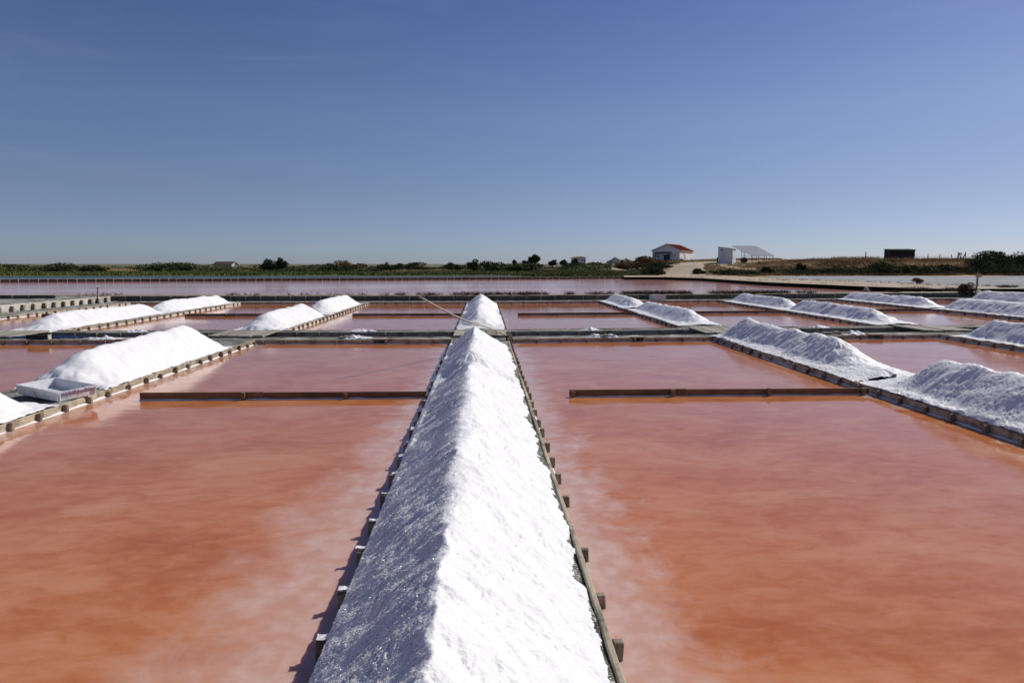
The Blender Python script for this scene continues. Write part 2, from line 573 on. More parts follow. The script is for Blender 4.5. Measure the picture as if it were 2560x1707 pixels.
def pan(i, j, row):
    xl, xr = DY[i][1], DY[j][0]
    nx, ny = 6, 10
    vs, dl, dr, wl_, wr_ = [], [], [], [], []
    for b in range(ny + 1):
        for a in range(nx + 1):
            x = xl + (xr - xl) * a / nx
            y0 = -3.0 if row == 1 else YB2 + g(x, YB2) + 0.005
            y1 = (YF + g(x, YF)) if row == 1 else (YE + g(x, YE))
            y = y0 + (y1 - y0) * b / ny
            vs.append((x, y, 0))
            dl.append(x - xl); dr.append(xr - x)
            near = max(0.0, min(1.0, (9.0 - y) / 7.0))
            if row == 1 and j == 0: wl_.append(0.35); wr_.append(0.45 + 0.75 * near)
            elif row == 1 and i == 0: wl_.append(0.46 + 0.24 * near); wr_.append(0.10)
            else: wl_.append(0.22); wr_.append(0.12)
    fs = [(b * (nx + 1) + a, b * (nx + 1) + a + 1, (b + 1) * (nx + 1) + a + 1, (b + 1) * (nx + 1) + a) for b in range(ny) for a in range(nx)]
    me = mesh('pan_water', vs, fs, M['pan'])
    for nm, arr in (('dl', dl), ('dr', dr), ('wl', wl_), ('wr', wr_)):
        at_ = me.attributes.new(nm, 'FLOAT', 'POINT')
        at_.data.foreach_set('value', arr)
    o = link('pan_water', me)
    tag(o, kind='structure')
    return o


for (i, j) in ((-2, -1), (-1, 0), (0, 1), (1, 2)): pan(i, j, 1)
for (i, j) in ((-3, -2), (-2, -1), (-1, 0), (0, 1), (1, 2), (2, 3), (3, 4)): pan(i, j, 2)
o = sheet('pan_water', [(24.4, YB2 + g(24.4, YB2)), (33, YB2 + g(33, YB2)), (33, YE + g(33, YE)), (24.4, YE + g(24.4, YE))], 0, M['pan'])
o = sheet('pan_water', [(12.4, 2), (20, 2), (20, YF + g(20, YF)), (12.4, YF + g(12.4, YF))], 0, M['pan'])
for o in list(C.objects)[-2:]:
    for nm, v in (('dl', 2.0), ('dr', 2.0), ('wl', 0.2), ('wr', 0.2)):
        a_ = o.data.attributes.new(nm, 'FLOAT', 'POINT'); a_.data.foreach_set('value', [v] * 4)
xs_ = [-24, -12, 0, 12, 26, 34]
sheet('channel_water', [(x, YF2 + g(x, YF2)) for x in xs_] + [(x, YB + g(x, YB)) for x in reversed(xs_)], -0.03, M['channel'])

# ---- far water
res_far = [at(-700, 707.5, 0.12), at(0, 705.5, 0.12), at(640, 702.5, 0.12), at(1280, 698.5, 0.12), at(1560, 696.5, 0.12), at(1655, 696.5, 0.12)]
res_right = [at(1760, 701, 0.12), at(1920, 711.5, 0.12), at(2050, 717, 0.12), at(2160, 721.5, 0.12), at(2270, 725.0, 0.12), at(2374, 728.5, 0.12)]
BANK_Z = 0.32
YK, YK2 = 32.08, 33.7


def bank_pt(x, y): return (x, y + g(x, y))


near_edge = [Vector((*bank_pt(x, YK2 - 0.1), 0.12)) for x in (24, 12, 0, -12, -24, -60)]
sheet('reservoir_water', [(p.x, p.y) for p in res_far + res_right] + [(p.x, p.y) for p in near_edge], 0.12, M['reservoir'])
lag = [at(-900, 700.5, 0.1), at(0, 699.6, 0.1), at(640, 697.3, 0.1), at(1130, 694.2, 0.1), at(1330, 693.2, 0.1), at(1330, 690.5, 0.1), at(1100, 690.0, 0.1), at(640, 688.3, 0.1), at(0, 690.6, 0.1), at(-900, 691.5, 0.1)]
sheet('lagoon_water', [(p.x, p.y) for p in lag], 0.1, M['lagoon'])

# ------------------------------------------------------------------ ground
def ground_z(X, Y):
    X = np.asarray(X, float); Y = np.asarray(Y, float)
    edge = 94.0 - 13.0 * sst(X, 4, 16)
    z = -0.35 + 0.63 * sst(Y, edge - 2.0, edge + 2.0)
    z = z + 0.35 * sst(Y, 150, 260) * (1 - sst(X, 5, 40)) + 0.08 * fbm(X * 0.06, Y * 0.06, 3)
    Xb = 17.0 + (Y - 84.0) * 0.17
    mask = sst(X, Xb, Xb + 9)
    prof = 1.45 * sst(Y, 83.5, 97) + 0.5 * sst(Y, 97, 150) + 0.55 * sst(X, 38, 56) * sst(Y, 86, 102)
    hump = 1.5 * np.exp(-(((X - (Xb - 3.5)) / 5.5) ** 2 + ((Y - 112) / 14.0) ** 2))
    z = z + mask * prof + hump * sst(Y, 84, 96) + mask * 0.10 * fbm(X * 0.25, Y * 0.25, 5)
    z = z * (1 - sst(Y, 420, 900)) + 0.6 * sst(Y, 420, 900)
    return z


ys = np.concatenate([np.array([-200, -60, -20, 20, 60]), np.arange(76, 130, 1.2), np.arange(130, 270, 5), np.geomspace(272, 9000, 26)])
us = np.linspace(-1.5, 1.5, 221)
X = np.zeros((len(ys), len(us))); Y = np.zeros_like(X)
for k, y in enumerate(ys):
    X[k] = us * max(80.0, abs(y)) * 1.0
    Y[k] = y
Zg = ground_z(X, Y)
nY, nX = X.shape
idx = np.arange(nY * nX).reshape(nY, nX)
Q = np.stack([idx[:-1, :-1], idx[:-1, 1:], idx[1:, 1:], idx[1:, :-1]], -1).reshape(-1, 4)


def m_land():
    t = NT('scrubland')
    p = t.pos()
    a = t.noise(p, 0.5, 6, 0.65)
    dry = t.ramp(a, [(0.3, (0.17, 0.125, 0.065)), (0.5, (0.31, 0.23, 0.12)), (0.72, (0.46, 0.36, 0.21))])
    wet = t.ramp(t.noise(p, 0.12, 6, 0.65), [(0.3, (0.035, 0.05, 0.015)), (0.5, (0.055, 0.075, 0.022)), (0.72, (0.10, 0.105, 0.04))])
    return t.set(t.mix(t.attr('dry'), wet, dry), 0.95, t.bump(t.noise(p, 5.0, 5), 0.7, 0.06))


me = npmesh('ground', np.stack([X, Y, Zg], -1).reshape(-1, 3), Q, m_land())
dry = (sst(X, 17.0 + (Y - 84) * 0.17 - 8, 17.0 + (Y - 84) * 0.17 + 2) + 0.3 * sst(Y, 160, 230)).clip(0, 1)
a_ = me.attributes.new('dry', 'FLOAT', 'POINT'); a_.data.foreach_set('value', dry.ravel().astype(np.float32))
tag(link('ground', me), kind='structure')

# sandy track beside the reservoir, and where it climbs to the house
ROADZ = 0.40
lo = [at(1560, 692.5, ROADZ), at(1650, 692.6, ROADZ), at(1760, 695.5, ROADZ), at(1920, 705.5, ROADZ), at(2050, 711, ROADZ), at(2160, 716, ROADZ), at(2270, 719.5, ROADZ), at(2374, 722.5, ROADZ)]
lo += [Vector((*bank_pt(x, YK2 + 0.15), ROADZ)) for x in (26, 34, 60)]
hi = [at(1560, 688.5, ROADZ), at(1650, 686.0, ROADZ), at(1745, 687.0, ROADZ), at(1830, 691, ROADZ), at(1920, 695.6, ROADZ), at(2080, 701, ROADZ), at(2240, 707.5, ROADZ), at(2400, 713.5, ROADZ), at(2560, 720, ROADZ), at(2760, 729, ROADZ)]
hi.append(Vector((75, 40, ROADZ)))
sheet('track', [(p.x, p.y) for p in lo] + [(p.x, p.y) for p in reversed(hi)], ROADZ, M['sand'])
cl = [(23.2, 80.5, 3.6), (25.0, 86.0, 2.7), (27.3, 92, 2.3), (29.8, 99, 2.2), (32.6, 107, 2.6), (36.0, 115, 3.0), (41, 122, 3.2), (47, 128, 3.2)]
vs, fs = [], []
ncl = 7
pts = []
for k in range(len(cl) - 1):
    for s in range(6):
        u = s / 6
        pts.append(tuple(cl[k][q] * (1 - u) + cl[k + 1][q] * u for q in range(3)))
for (x, y, w) in pts:
    for s in range(ncl):
        xx = x + (s / (ncl - 1) - 0.5) * 2 * w * (1 + 0.08 * math.sin(y * 1.7 + s))
        vs.append((xx, y - (s / (ncl - 1) - 0.5) * 2.0, float(ground_z(xx, y)) + 0.05 + 0.10 * math.sin(math.pi * s / (ncl - 1))))
for k in range(len(pts) - 1):
    for s in range(ncl - 1):
        fs.append((k * ncl + s, k * ncl + s + 1, (k + 1) * ncl + s + 1, (k + 1) * ncl + s))
tag(link('climbing_track', mesh('climbing_track', vs, fs, M['sand'], True)), kind='structure')

# salt flat behind the track
sf = [at(1900, 694.5, 0.30), at(2080, 701, 0.30), at(2240, 707.5, 0.30), at(2400, 713.5, 0.30), at(2560, 720, 0.30), at(2760, 729, 0.30), Vector((95, 48, 0.3)), Vector((130, 92, 0.3)), at(2560, 688.5, 0.30), at(2240, 688.5, 0.30), at(1990, 690.0, 0.30)]
sheet('salt_flat', [(p.x, p.y) for p in sf], 0.30, M['saltflat'])

# ------------------------------------------------------------------ timber-edged dykes
_pm = {}


def plank_mesh(L, h, t, mat, key):
    k = (key, round(L, 2), h, t)
    if k not in _pm: _pm[k] = bevel_box('plank', round(L, 2) - 0.006, t, h, min(0.006, t * 0.2), mat)
    return _pm[k]


_post = {}


def post_mesh(a, b, h, key='post'):
    k = (a, b, h, key)
    if k not in _post: _post[k] = bevel_box('post', a, b, h, 0.005, M[key])
    return _post[k]


def edge_run(par, p0, p1, n, ztop=Z_TOP, plen=2.0, sp=0.5, pmat='plank', psize=(0.045, 0.05), skip=(), posts=True, crust=True, h=0.34, pdz=-0.010, phase=0.25, crust_w=(0.010, 0.030), water=0.0, pt=0.032, pkey='post'):
    """planks from p0 to p1 with stakes driven on the side n; skip holds (from, to) gaps in metres"""
    o = par.location
    p0, p1 = Vector((p0[0], p0[1], 0)), Vector((p1[0], p1[1], 0))
    d = p1 - p0
    L = d.length
    d.normalize()
    n = Vector((n[0], n[1], 0))
    ang = math.atan2(d.y, d.x)
    cuts = [0.0]
    while cuts[-1] < L - plen * 0.6: cuts.append(cuts[-1] + plen * rng.uniform(0.85, 1.1))
    cuts[-1] = L
    if len(cuts) == 1: cuts = [0.0, L]
    segs = []
    for a, b in zip(cuts[:-1], cuts[1:]):
        parts = [(a, b)]
        for s0, s1 in skip:
            nw = []
            for (x, y) in parts:
                if s1 <= x or s0 >= y: nw.append((x, y))
                else:
                    if s0 - x > 0.05: nw.append((x, s0))
                    if y - s1 > 0.05: nw.append((s1, y))
            parts = nw
        segs += parts
    for a, b in segs:
        c = p0 + d * ((a + b) / 2) - n * (pt / 2 + 0.001 + rng.uniform(0, 0.004))
        z = ztop + rng.uniform(-0.008, 0.006)
        link('plank', plank_mesh(b - a, h, pt, M[pmat], pmat), par, (c.x - o.x, c.y - o.y, z - o.z), (rng.uniform(-0.03, 0.03), rng.uniform(-0.002, 0.002), ang + rng.uniform(-0.003, 0.003)))
    where = []
    if posts:
        s = phase
        while s < L - 0.03:
            if rng.random() < 0.03:
                s += sp
                continue
            c = p0 + d * (s + rng.uniform(-0.04, 0.04)) + n * (psize[1] / 2 + 0.004)
            link('post', post_mesh(psize[0], psize[1], h, pkey), par, (c.x - o.x, c.y - o.y, ztop + pdz + rng.uniform(-0.020, 0.008) - o.z), (rng.uniform(-0.06, 0.06), rng.uniform(-0.06, 0.06), ang + rng.uniform(-0.14, 0.14)))
            where.append(c)
            s += sp
    if crust:
        m = max(8, int(L / 0.06))
        s = np.linspace(0, L, m)
        ph = rng.uniform(0, 100)
        w = psize[1] * 0.2 + crust_w[0] + (crust_w[1] - crust_w[0]) * np.clip(0.5 + 0.9 * fbm(s * 1.3 + ph, s * 0 + 3.3, 21, 4), 0, 2.2)
        if n.y > -0.5: w = np.where(fbm(s * 1.6 + ph, s * 0 + 6.5, 25, 4) > -0.12, w, psize[1] * 0.15)
        if n.y < -0.5: w = np.where(fbm(s * 0.9 + ph, s * 0 + 5.5, 24, 3) > 0.05, w * 0.7, psize[1] * 0.2)
        top = 0.010 + 0.012 * np.clip(fbm(s * 3 + ph, s * 0 + 9.3, 22, 3), -0.6, 1)
        V = []
        for k in range(m):
            q = p0 + d * s[k]
            for (off, zz) in ((-0.002, top[k] * 0.7 + 0.006), (w[k] * 0.55, top[k] * 0.5), (w[k], -0.004)):
                e = q + n * off
                V.append((e.x - o.x, e.y - o.y, water + zz - o.z))
        F = []
        for k in range(m - 1):
            for r_ in range(2):
                a0 = k * 3 + r_
                F.append((a0, a0 + 3, a0 + 4, a0 + 1))
        link('salt_crust', mesh('salt_crust', V, F, M['salt'], True), par)
    return where


def earth_strip(par, quad, ztop, step=0.12, amp=0.012, mat='earth', zbot=-0.3, name='earth_fill'):
    """crusted walkway between the edgings: quad = near-left, near-right, far-right, far-left"""
    o = par.location
    a, b, c, d = [Vector((q[0], q[1], 0)) for q in quad]
    nu = max(2, int((b - a).length / step)); nv = max(2, int((d - a).length / step))
    nu, nv = min(nu, 320), min(nv, 320)
    U, V_ = np.meshgrid(np.linspace(0, 1, nu + 1), np.linspace(0, 1, nv + 1))
    Xs = (a.x * (1 - U) + b.x * U) * (1 - V_) + (d.x * (1 - U) + c.x * U) * V_
    Ys = (a.y * (1 - U) + b.y * U) * (1 - V_) + (d.y * (1 - U) + c.y * U) * V_
    Zs = ztop - 0.014 + amp * fbm(Xs * 2.5, Ys * 2.5, 31, 4)
    border = (U == 0) | (U == 1) | (V_ == 0) | (V_ == 1)
    V = np.stack([Xs - o.x, Ys - o.y, Zs - o.z], -1).reshape(-1, 3)
    ii = np.arange((nu + 1) * (nv + 1)).reshape(nv + 1, nu + 1)
    Q = np.stack([ii[:-1, :-1], ii[:-1, 1:], ii[1:, 1:], ii[1:, :-1]], -1).reshape(-1, 4)
    rim = list(ii[0, :]) + list(ii[1:, -1]) + list(ii[-1, :-1][::-1]) + list(ii[1:-1, 0][::-1])
    n0 = len(V)
    low = V[rim].copy(); low[:, 2] = zbot - o.z
    V = np.concatenate([V, low])
    m = len(rim)
    side = np.array([(rim[(k + 1) % m], rim[k], n0 + k, n0 + (k + 1) % m) for k in range(m)])
    me = npmesh(name, V, np.concatenate([Q, side]), M[mat])
    return link(name, me, par)


NEAR_LBL = {-2: 'timber-edged salt dyke at the far left of the front pans', -1: 'timber-edged dyke under the left front salt heaps, its sunlit stakes facing right',
            0: 'middle timber-edged dyke under the long salt ridge running away from the viewer', 1: 'timber-edged dyke under the two big right front salt heaps',
            2: 'timber-edged dyke at the right picture edge, front row of pans'}
FAR_LBL = {-3: 'walkway dyke below the pale plank wall at far left', -2: 'back-row dyke below the two leftmost far salt heaps', -1: 'back-row dyke left of the middle one, with two white heaps',
           0: 'back-row middle dyke behind the long near salt ridge', 1: 'back-row dyke right of the middle one, with two furrowed heaps', 2: 'back-row dyke second to the right of the middle one',
           3: 'back-row dyke third to the right of the middle one', 4: 'back-row dyke at the right picture edge'}
POSTS = {}
for k in (-2, -1, 0, 1, 2):
    xl, xr = DY[k]
    y0 = 0.2 if k in (0, -1, 1) else 6.0
    yl, yr = YF + g(xl, YF), YF + g(xr, YF)
    t = thing('dyke', ((xl + xr) / 2, y0, 0), NEAR_LBL[k], 'dyke', 'long dykes of the front row')
    POSTS[(k, 'L')] = edge_run(t, (xl, y0), (xl, yl - 0.002), (-1, 0), crust_w=(0.015, 0.05))
    POSTS[(k, 'R')] = edge_run(t, (xr, y0), (xr, yr - 0.002), (1, 0), crust_w=(0.012, 0.035))
    e = 0.036
    earth_strip(t, ((xl + e, y0), (xr - e, y0), (xr - e, yr), (xl + e, yl)), Z_TOP, step=0.06 if k == 0 else 0.12)
for k in range(-3, 5):
    xl, xr = DY[k]
    y0l, y0r = YB2 + g(xl, YB2), YB2 + g(xr, YB2)
    yl, yr = YE + g(xl, YE), YE + g(xr, YE)
    t = thing('dyke', ((xl + xr) / 2, y0l, 0), FAR_LBL[k], 'dyke', 'long dykes of the back row')
    e = 0.036
    if k > -3: edge_run(t, (xl, y0l + 0.002), (xl, yl - 0.002), (-1, 0))
    edge_run(t, (xr, y0r + 0.002), (xr, yr - 0.002), (1, 0))
    earth_strip(t, ((xl + e, y0l), (xr - e, y0r), (xr - e, yr), (xl + e, yl)), Z_TOP)

XL, XR = -22.0, 27.0


def cross(name, ya, yb, label, front, back, segs, ztop=Z_TOP, sluice=()):
    """a walkway across the pans; front and back: full run, only between dykes, or none"""
    t = thing(name, (0, ya, 0), label, 'dyke', 'dykes across the pans')
    e = 0.036
    for xa, xb in ((XL, 0.0), (0.0, XR)):
        earth_strip(t, ((xa, ya + g(xa, ya) + e), (xb, ya + g(xb, ya) + e), (xb, yb + g(xb, yb) - e), (xa, yb + g(xa, yb) - e)), ztop)
    for which, yy, nn in ((front, ya, (0, -1)), (back, yb, (0, 1))):
        if which == 'all':
            for xa, xb in ((XL, 0.0), (0.0, XR)):
                edge_run(t, (xa, yy + g(xa, yy)), (xb, yy + g(xb, yy)), nn, crust=False, ztop=ztop, sp=0.55)
        elif which == 'pans':
            for xa, xb in segs:
                w = xb - xa
                sk = [(w * 0.60, w * 0.60 + 0.26)] if (nn[1] < 0 and sluice) else []
                edge_run(t, (xa + 0.004, yy + g(xa, yy)), (xb - 0.004, yy + g(xb, yy)), nn, crust=nn[1] < 0, ztop=ztop, skip=sk, sp=0.56, phase=0.12)
                for s0, s1 in sk:
                    xm = xa + (s0 + s1) / 2
                    MB().box(-0.13, 0.13, 0.0, 0.02, -0.3, 0.035).build('sluice_shade', M['dark'], t, (xm, yy + g(xm, yy) + 0.034 - ya, 0))  # dark sheet added in the gap, standing for shade inside the open sluice
                    MB().box(-0.17, 0.17, -0.03, 0.12, 0.0, 0.022).build('sluice_lintel', M['plank'], t, (xm, yy + g(xm, yy) - ya, ztop - 0.004))
    return t


segs_front = [(-16.5, DY[-2][0])] + [(DY[a][1], DY[a + 1][0]) for a in (-2, -1, 0, 1)] + [(12.4, 20.0)]
segs_back = [(DY[a][1], DY[a + 1][0]) for a in range(-3, 4)] + [(24.5, 27.0)]
cross('cross_dyke', YF, YF2, 'cross dyke closing the front pans, nearer side of the narrow channel', 'pans', 'all', segs_front, sluice=(1,))
cross('cross_dyke', YB, YB2, 'cross dyke on the farther side of the narrow channel', 'all', 'pans', segs_back)
cross('cross_dyke', YE, YE2, 'low walkway at the far end of the back pans, below the grey wall', 'pans', 'none', segs_back)

# ---- baffle boards standing in the pans
for (k, row, yy, lbl) in ((-1, 1, BAFF1, 'brown board standing in the left front pan, reaching the middle dyke'), (0, 1, BAFF1, 'brown board standing in the right front pan, reaching the right dyke'),
                          (-3, 2, 23.9, 'brown board in the leftmost back pan'), (-2, 2, BAFF2, 'brown board in the back pan between the two left pairs of heaps'), (-1, 2, BAFF2, 'brown board in the back pan left of the middle dyke'),
                          (0, 2, BAFF2, 'brown board in the back pan right of the middle dyke'), (1, 2, BAFF2 + 0.35, 'brown board in the back pan behind the furrowed heaps'), (2, 2, BAFF2 + 0.9, 'brown board in the back pan at far right')):
    xa, xb = DY[k][1] + (0.58 if row == 1 else 0.62), DY[k + 1][0] - 0.052
    ya = yy + g(xa, yy) * (0.0 if row == 1 else 0.6); yb = yy + g(xb, yy) * (0.0 if row == 1 else 0.6)
    t = thing('baffle_board', ((xa + xb) / 2, (ya + yb) / 2, 0), lbl, 'board', 'boards standing in the pans')
    edge_run(t, (xa, ya), (xb, yb), (0, -1), ztop=0.098, plen=1.9, sp=1.36, pmat='baffle', phase=0.03, psize=(0.05, 0.045), crust_w=(0.005, 0.03), pt=0.028, pdz=0.004, pkey='baffle')

# ---- plank bridges over the channel, one per column
BR = {-3: None, -2: 'plank footbridge over the channel at the far left, beside the blue poles', -1: 'plank footbridge behind the peak of the left front heap', 0: 'plank footbridge behind the peak of the middle ridge, under the rake pole',
      1: 'plank footbridge left of the big right front heap', 2: 'plank footbridge at the right below the furrowed heap'}
for k, lb in BR.items():
    if not lb: continue
    xl, xr = DY[k]
    xm = (xl + xr) / 2
    ya, yb = YF2 - 0.12 + g(xm, YF2), YB + 0.16 + g(xm, YB)
    t = thing('footbridge', (xm, (ya + yb) / 2, 0), lb, 'footbridge', 'plank bridges over the channel')
    n = 5
    w = (xr - xl) / n
    pm_ = bevel_box('plank', w - 0.018, yb - ya, 0.04, 0.005, M['deck'])
    for q in range(n):
        link('plank', pm_, t, (xl - xm + w * (q + 0.5), rng.uniform(-0.04, 0.04), 0.142 + rng.uniform(-0.004, 0.006)), (0, 0, rng.uniform(-0.012, 0.012)))
    for yy in (ya + 0.1, yb - 0.1):
        MB().box(xl - xm, xr - xm, yy - (ya + yb) / 2 - 0.04, yy - (ya + yb) / 2 + 0.04, 0.03, 0.1005).build('bearer', M['plank'], t)

# ------------------------------------------------------------------ the grey bank behind the pans
t = thing('bank_wall', (0, YK, 0), 'long dark grey slab wall between the back pans and the wide pink reservoir', 'wall')
for xa, xb in ((-40.0, 0.0), (0.0, 34.0)):
    ya_, yb_ = YK + g(xa, YK), YK + g(xb, YK)
    L = math.hypot(xb - xa, yb_ - ya_)
    ang = math.atan2(yb_ - ya_, xb - xa)
    npl = int(L / 0.68)
    sm = bevel_box('slab', L / npl - 0.02, 0.06, 0.5, 0.006, M['slab'])
    qm = bevel_box('post', 0.035, 0.05, 0.52, 0.004, M['plank'])
    for q in range(npl):
        u = (q + 0.5) / npl
        x, y = xa + (xb - xa) * u, ya_ + (yb_ - ya_) * u
        link('slab', sm, t, (x, y - YK + rng.uniform(-0.006, 0.006), BANK_Z + rng.uniform(-0.012, 0.008)), (rng.uniform(-0.03, 0.03), 0, ang + rng.uniform(-0.01, 0.01)))
        u = q / npl
        x, y = xa + (xb - xa) * u, ya_ + (yb_ - ya_) * u
        if rng.random() < 0.85: link('post', qm, t, (x, y - YK - 0.052, BANK_Z - 0.005 + rng.uniform(-0.02, 0.01)), (rng.uniform(-0.03, 0.03), rng.uniform(-0.03, 0.03), ang))
M['bank'] = m_noisy('bank_top', [(0.30, (0.13, 0.11, 0.075)), (0.5, (0.27, 0.22, 0.15)), (0.7, (0.40, 0.34, 0.25))], 3.0, 0.95, 0.8, 0.03, 25)
for xa, xb in ((-42.0, 0.0), (0.0, 40.0)):
    earth_strip(t, ((xa, YK + 0.034 + g(xa, YK)), (xb, YK + 0.034 + g(xb, YK)), (xb, YK2 + g(xb, YK2)), (xa, YK2 + g(xa, YK2))), BANK_Z + 0.01, step=0.22, amp=0.02, mat='bank')

# ---- pale plank wall at far left with heavy stakes
t = thing('plank_wall', (-17.04, 22.0, 0), 'pale plank retaining wall with dark stakes at the far left', 'wall')
edge_run(t, (-17.04, 17.0), (-17.04, 32.0), (1, 0), ztop=0.345, plen=2.4, sp=0.62, pmat='pale_plank', psize=(0.085, 0.10), crust=False, h=0.36, pdz=-0.045)
earth_strip(t, ((-24, 17.0), (-17.08, 17.0), (-17.08, 32.04), (-24, 32.04)), 0.335, step=0.2, amp=0.02, mat='earth')
edge_run(t, (-23.5, 30.2), (-18.4, 30.2), (0, -1), ztop=0.47, plen=2.2, sp=0.62, pmat='slab', psize=(0.05, 0.06), crust=False, h=0.2, pdz=-0.01)

# ---- walls round the reservoir
t = thing('reservoir_edge', (res_far[2].x, res_far[2].y, 0), 'low dark board edge along the far shore of the pink reservoir', 'wall')
fw = [at(-500, 707.2, 0.12), at(0, 705.5, 0.12), at(640, 702.5, 0.12), at(1280, 698.5, 0.12), at(1560, 696.5, 0.12), at(1655, 696.4, 0.12)]
bm_ = bevel_box('board', 0.8, 0.08, 0.5, 0.01, M['slab'])
pm2 = bevel_box('post', 0.06, 0.08, 0.5, 0.01, M['plank'])
cap = bevel_box('coping', 0.8, 0.5, 0.04, 0.01, M['bank'])
for a, b in zip(fw[:-1], fw[1:]):
    L = (b - a).length
    ang = math.atan2(b.y - a.y, b.x - a.x)
    nn = max(1, int(L / 0.8))
    for q in range(nn):
        u = (q + 0.5) / nn
        p = a.lerp(b, u)
        zt = 0.38 + rng.uniform(-0.02, 0.01)
        link('board', bm_, t, (p.x - t.location.x, p.y + 0.05 - t.location.y, zt), (0, 0, ang), (L / nn / 0.8, 1, 1))
        link('coping', cap, t, (p.x - t.location.x, p.y + 0.34 - t.location.y, zt + 0.012), (0, 0, ang), (L / nn / 0.8, 1, 1))
        p = a.lerp(b, q / nn + rng.uniform(-0.1, 0.1) / nn)
        link('post', pm2, t, (p.x - t.location.x, p.y - 0.06 - t.location.y, zt + 0.03), (0, 0, ang))
t = thing('track_edge', (res_right[0].x, res_right[0].y, 0), 'dark staked edge along the sandy track, right shore of the reservoir', 'wall')
rw = [at(1640, 696.2, 0.12)] + res_right
st_m = bevel_box('stake', 0.26, 0.10, 0.55, 0.02, M['slab'])
for a, b in zip(rw[:-1], rw[1:]):
    a2, b2 = Vector((a.x, a.y, 0)), Vector((b.x, b.y, 0))
    L = (b2 - a2).length
    ang = math.atan2(b2.y - a2.y, b2.x - a2.x)
    nn = max(2, int(L / 0.36))
    for q in range(nn):
        p = a2.lerp(b2, (q + 0.5) / nn)
        link('stake', st_m, t, (p.x - t.location.x + rng.uniform(-0.04, 0.04), p.y - t.location.y + rng.uniform(-0.04, 0.04), 0.40 + rng.uniform(-0.05, 0.03)), (rng.uniform(-0.05, 0.05), rng.uniform(-0.05, 0.05), ang + rng.uniform(-0.15, 0.15)))
    mb = MB()
    nrm = Vector((-(b2 - a2).y, (b2 - a2).x, 0)).normalized()
    if nrm.x < 0: nrm = -nrm
    q4 = [a2 + nrm * 0.06, b2 + nrm * 0.06]
    mb.add([(q4[0].x - t.location.x, q4[0].y - t.location.y, -0.1), (q4[1].x - t.location.x, q4[1].y - t.location.y, -0.1), (q4[1].x - t.location.x, q4[1].y - t.location.y, 0.398), (q4[0].x - t.location.x, q4[0].y - t.location.y, 0.398)], [(0, 1, 2, 3)])
    mb.build('earth_face', M['bank'], t)
# sandy verge between the track's edge and the sheet of the track
vg = [at(1650, 692.6, ROADZ)]
vs = []
for p in rw: vs.append((p.x + 0.05, p.y + 0.02, 0.40))
for p in reversed(lo[1:9]): vs.append((p.x, p.y + 0.6, 0.396))
tag(link('track_verge', mesh('track_verge', vs, [tuple(range(len(vs)))], M['sand'])), kind='structure')

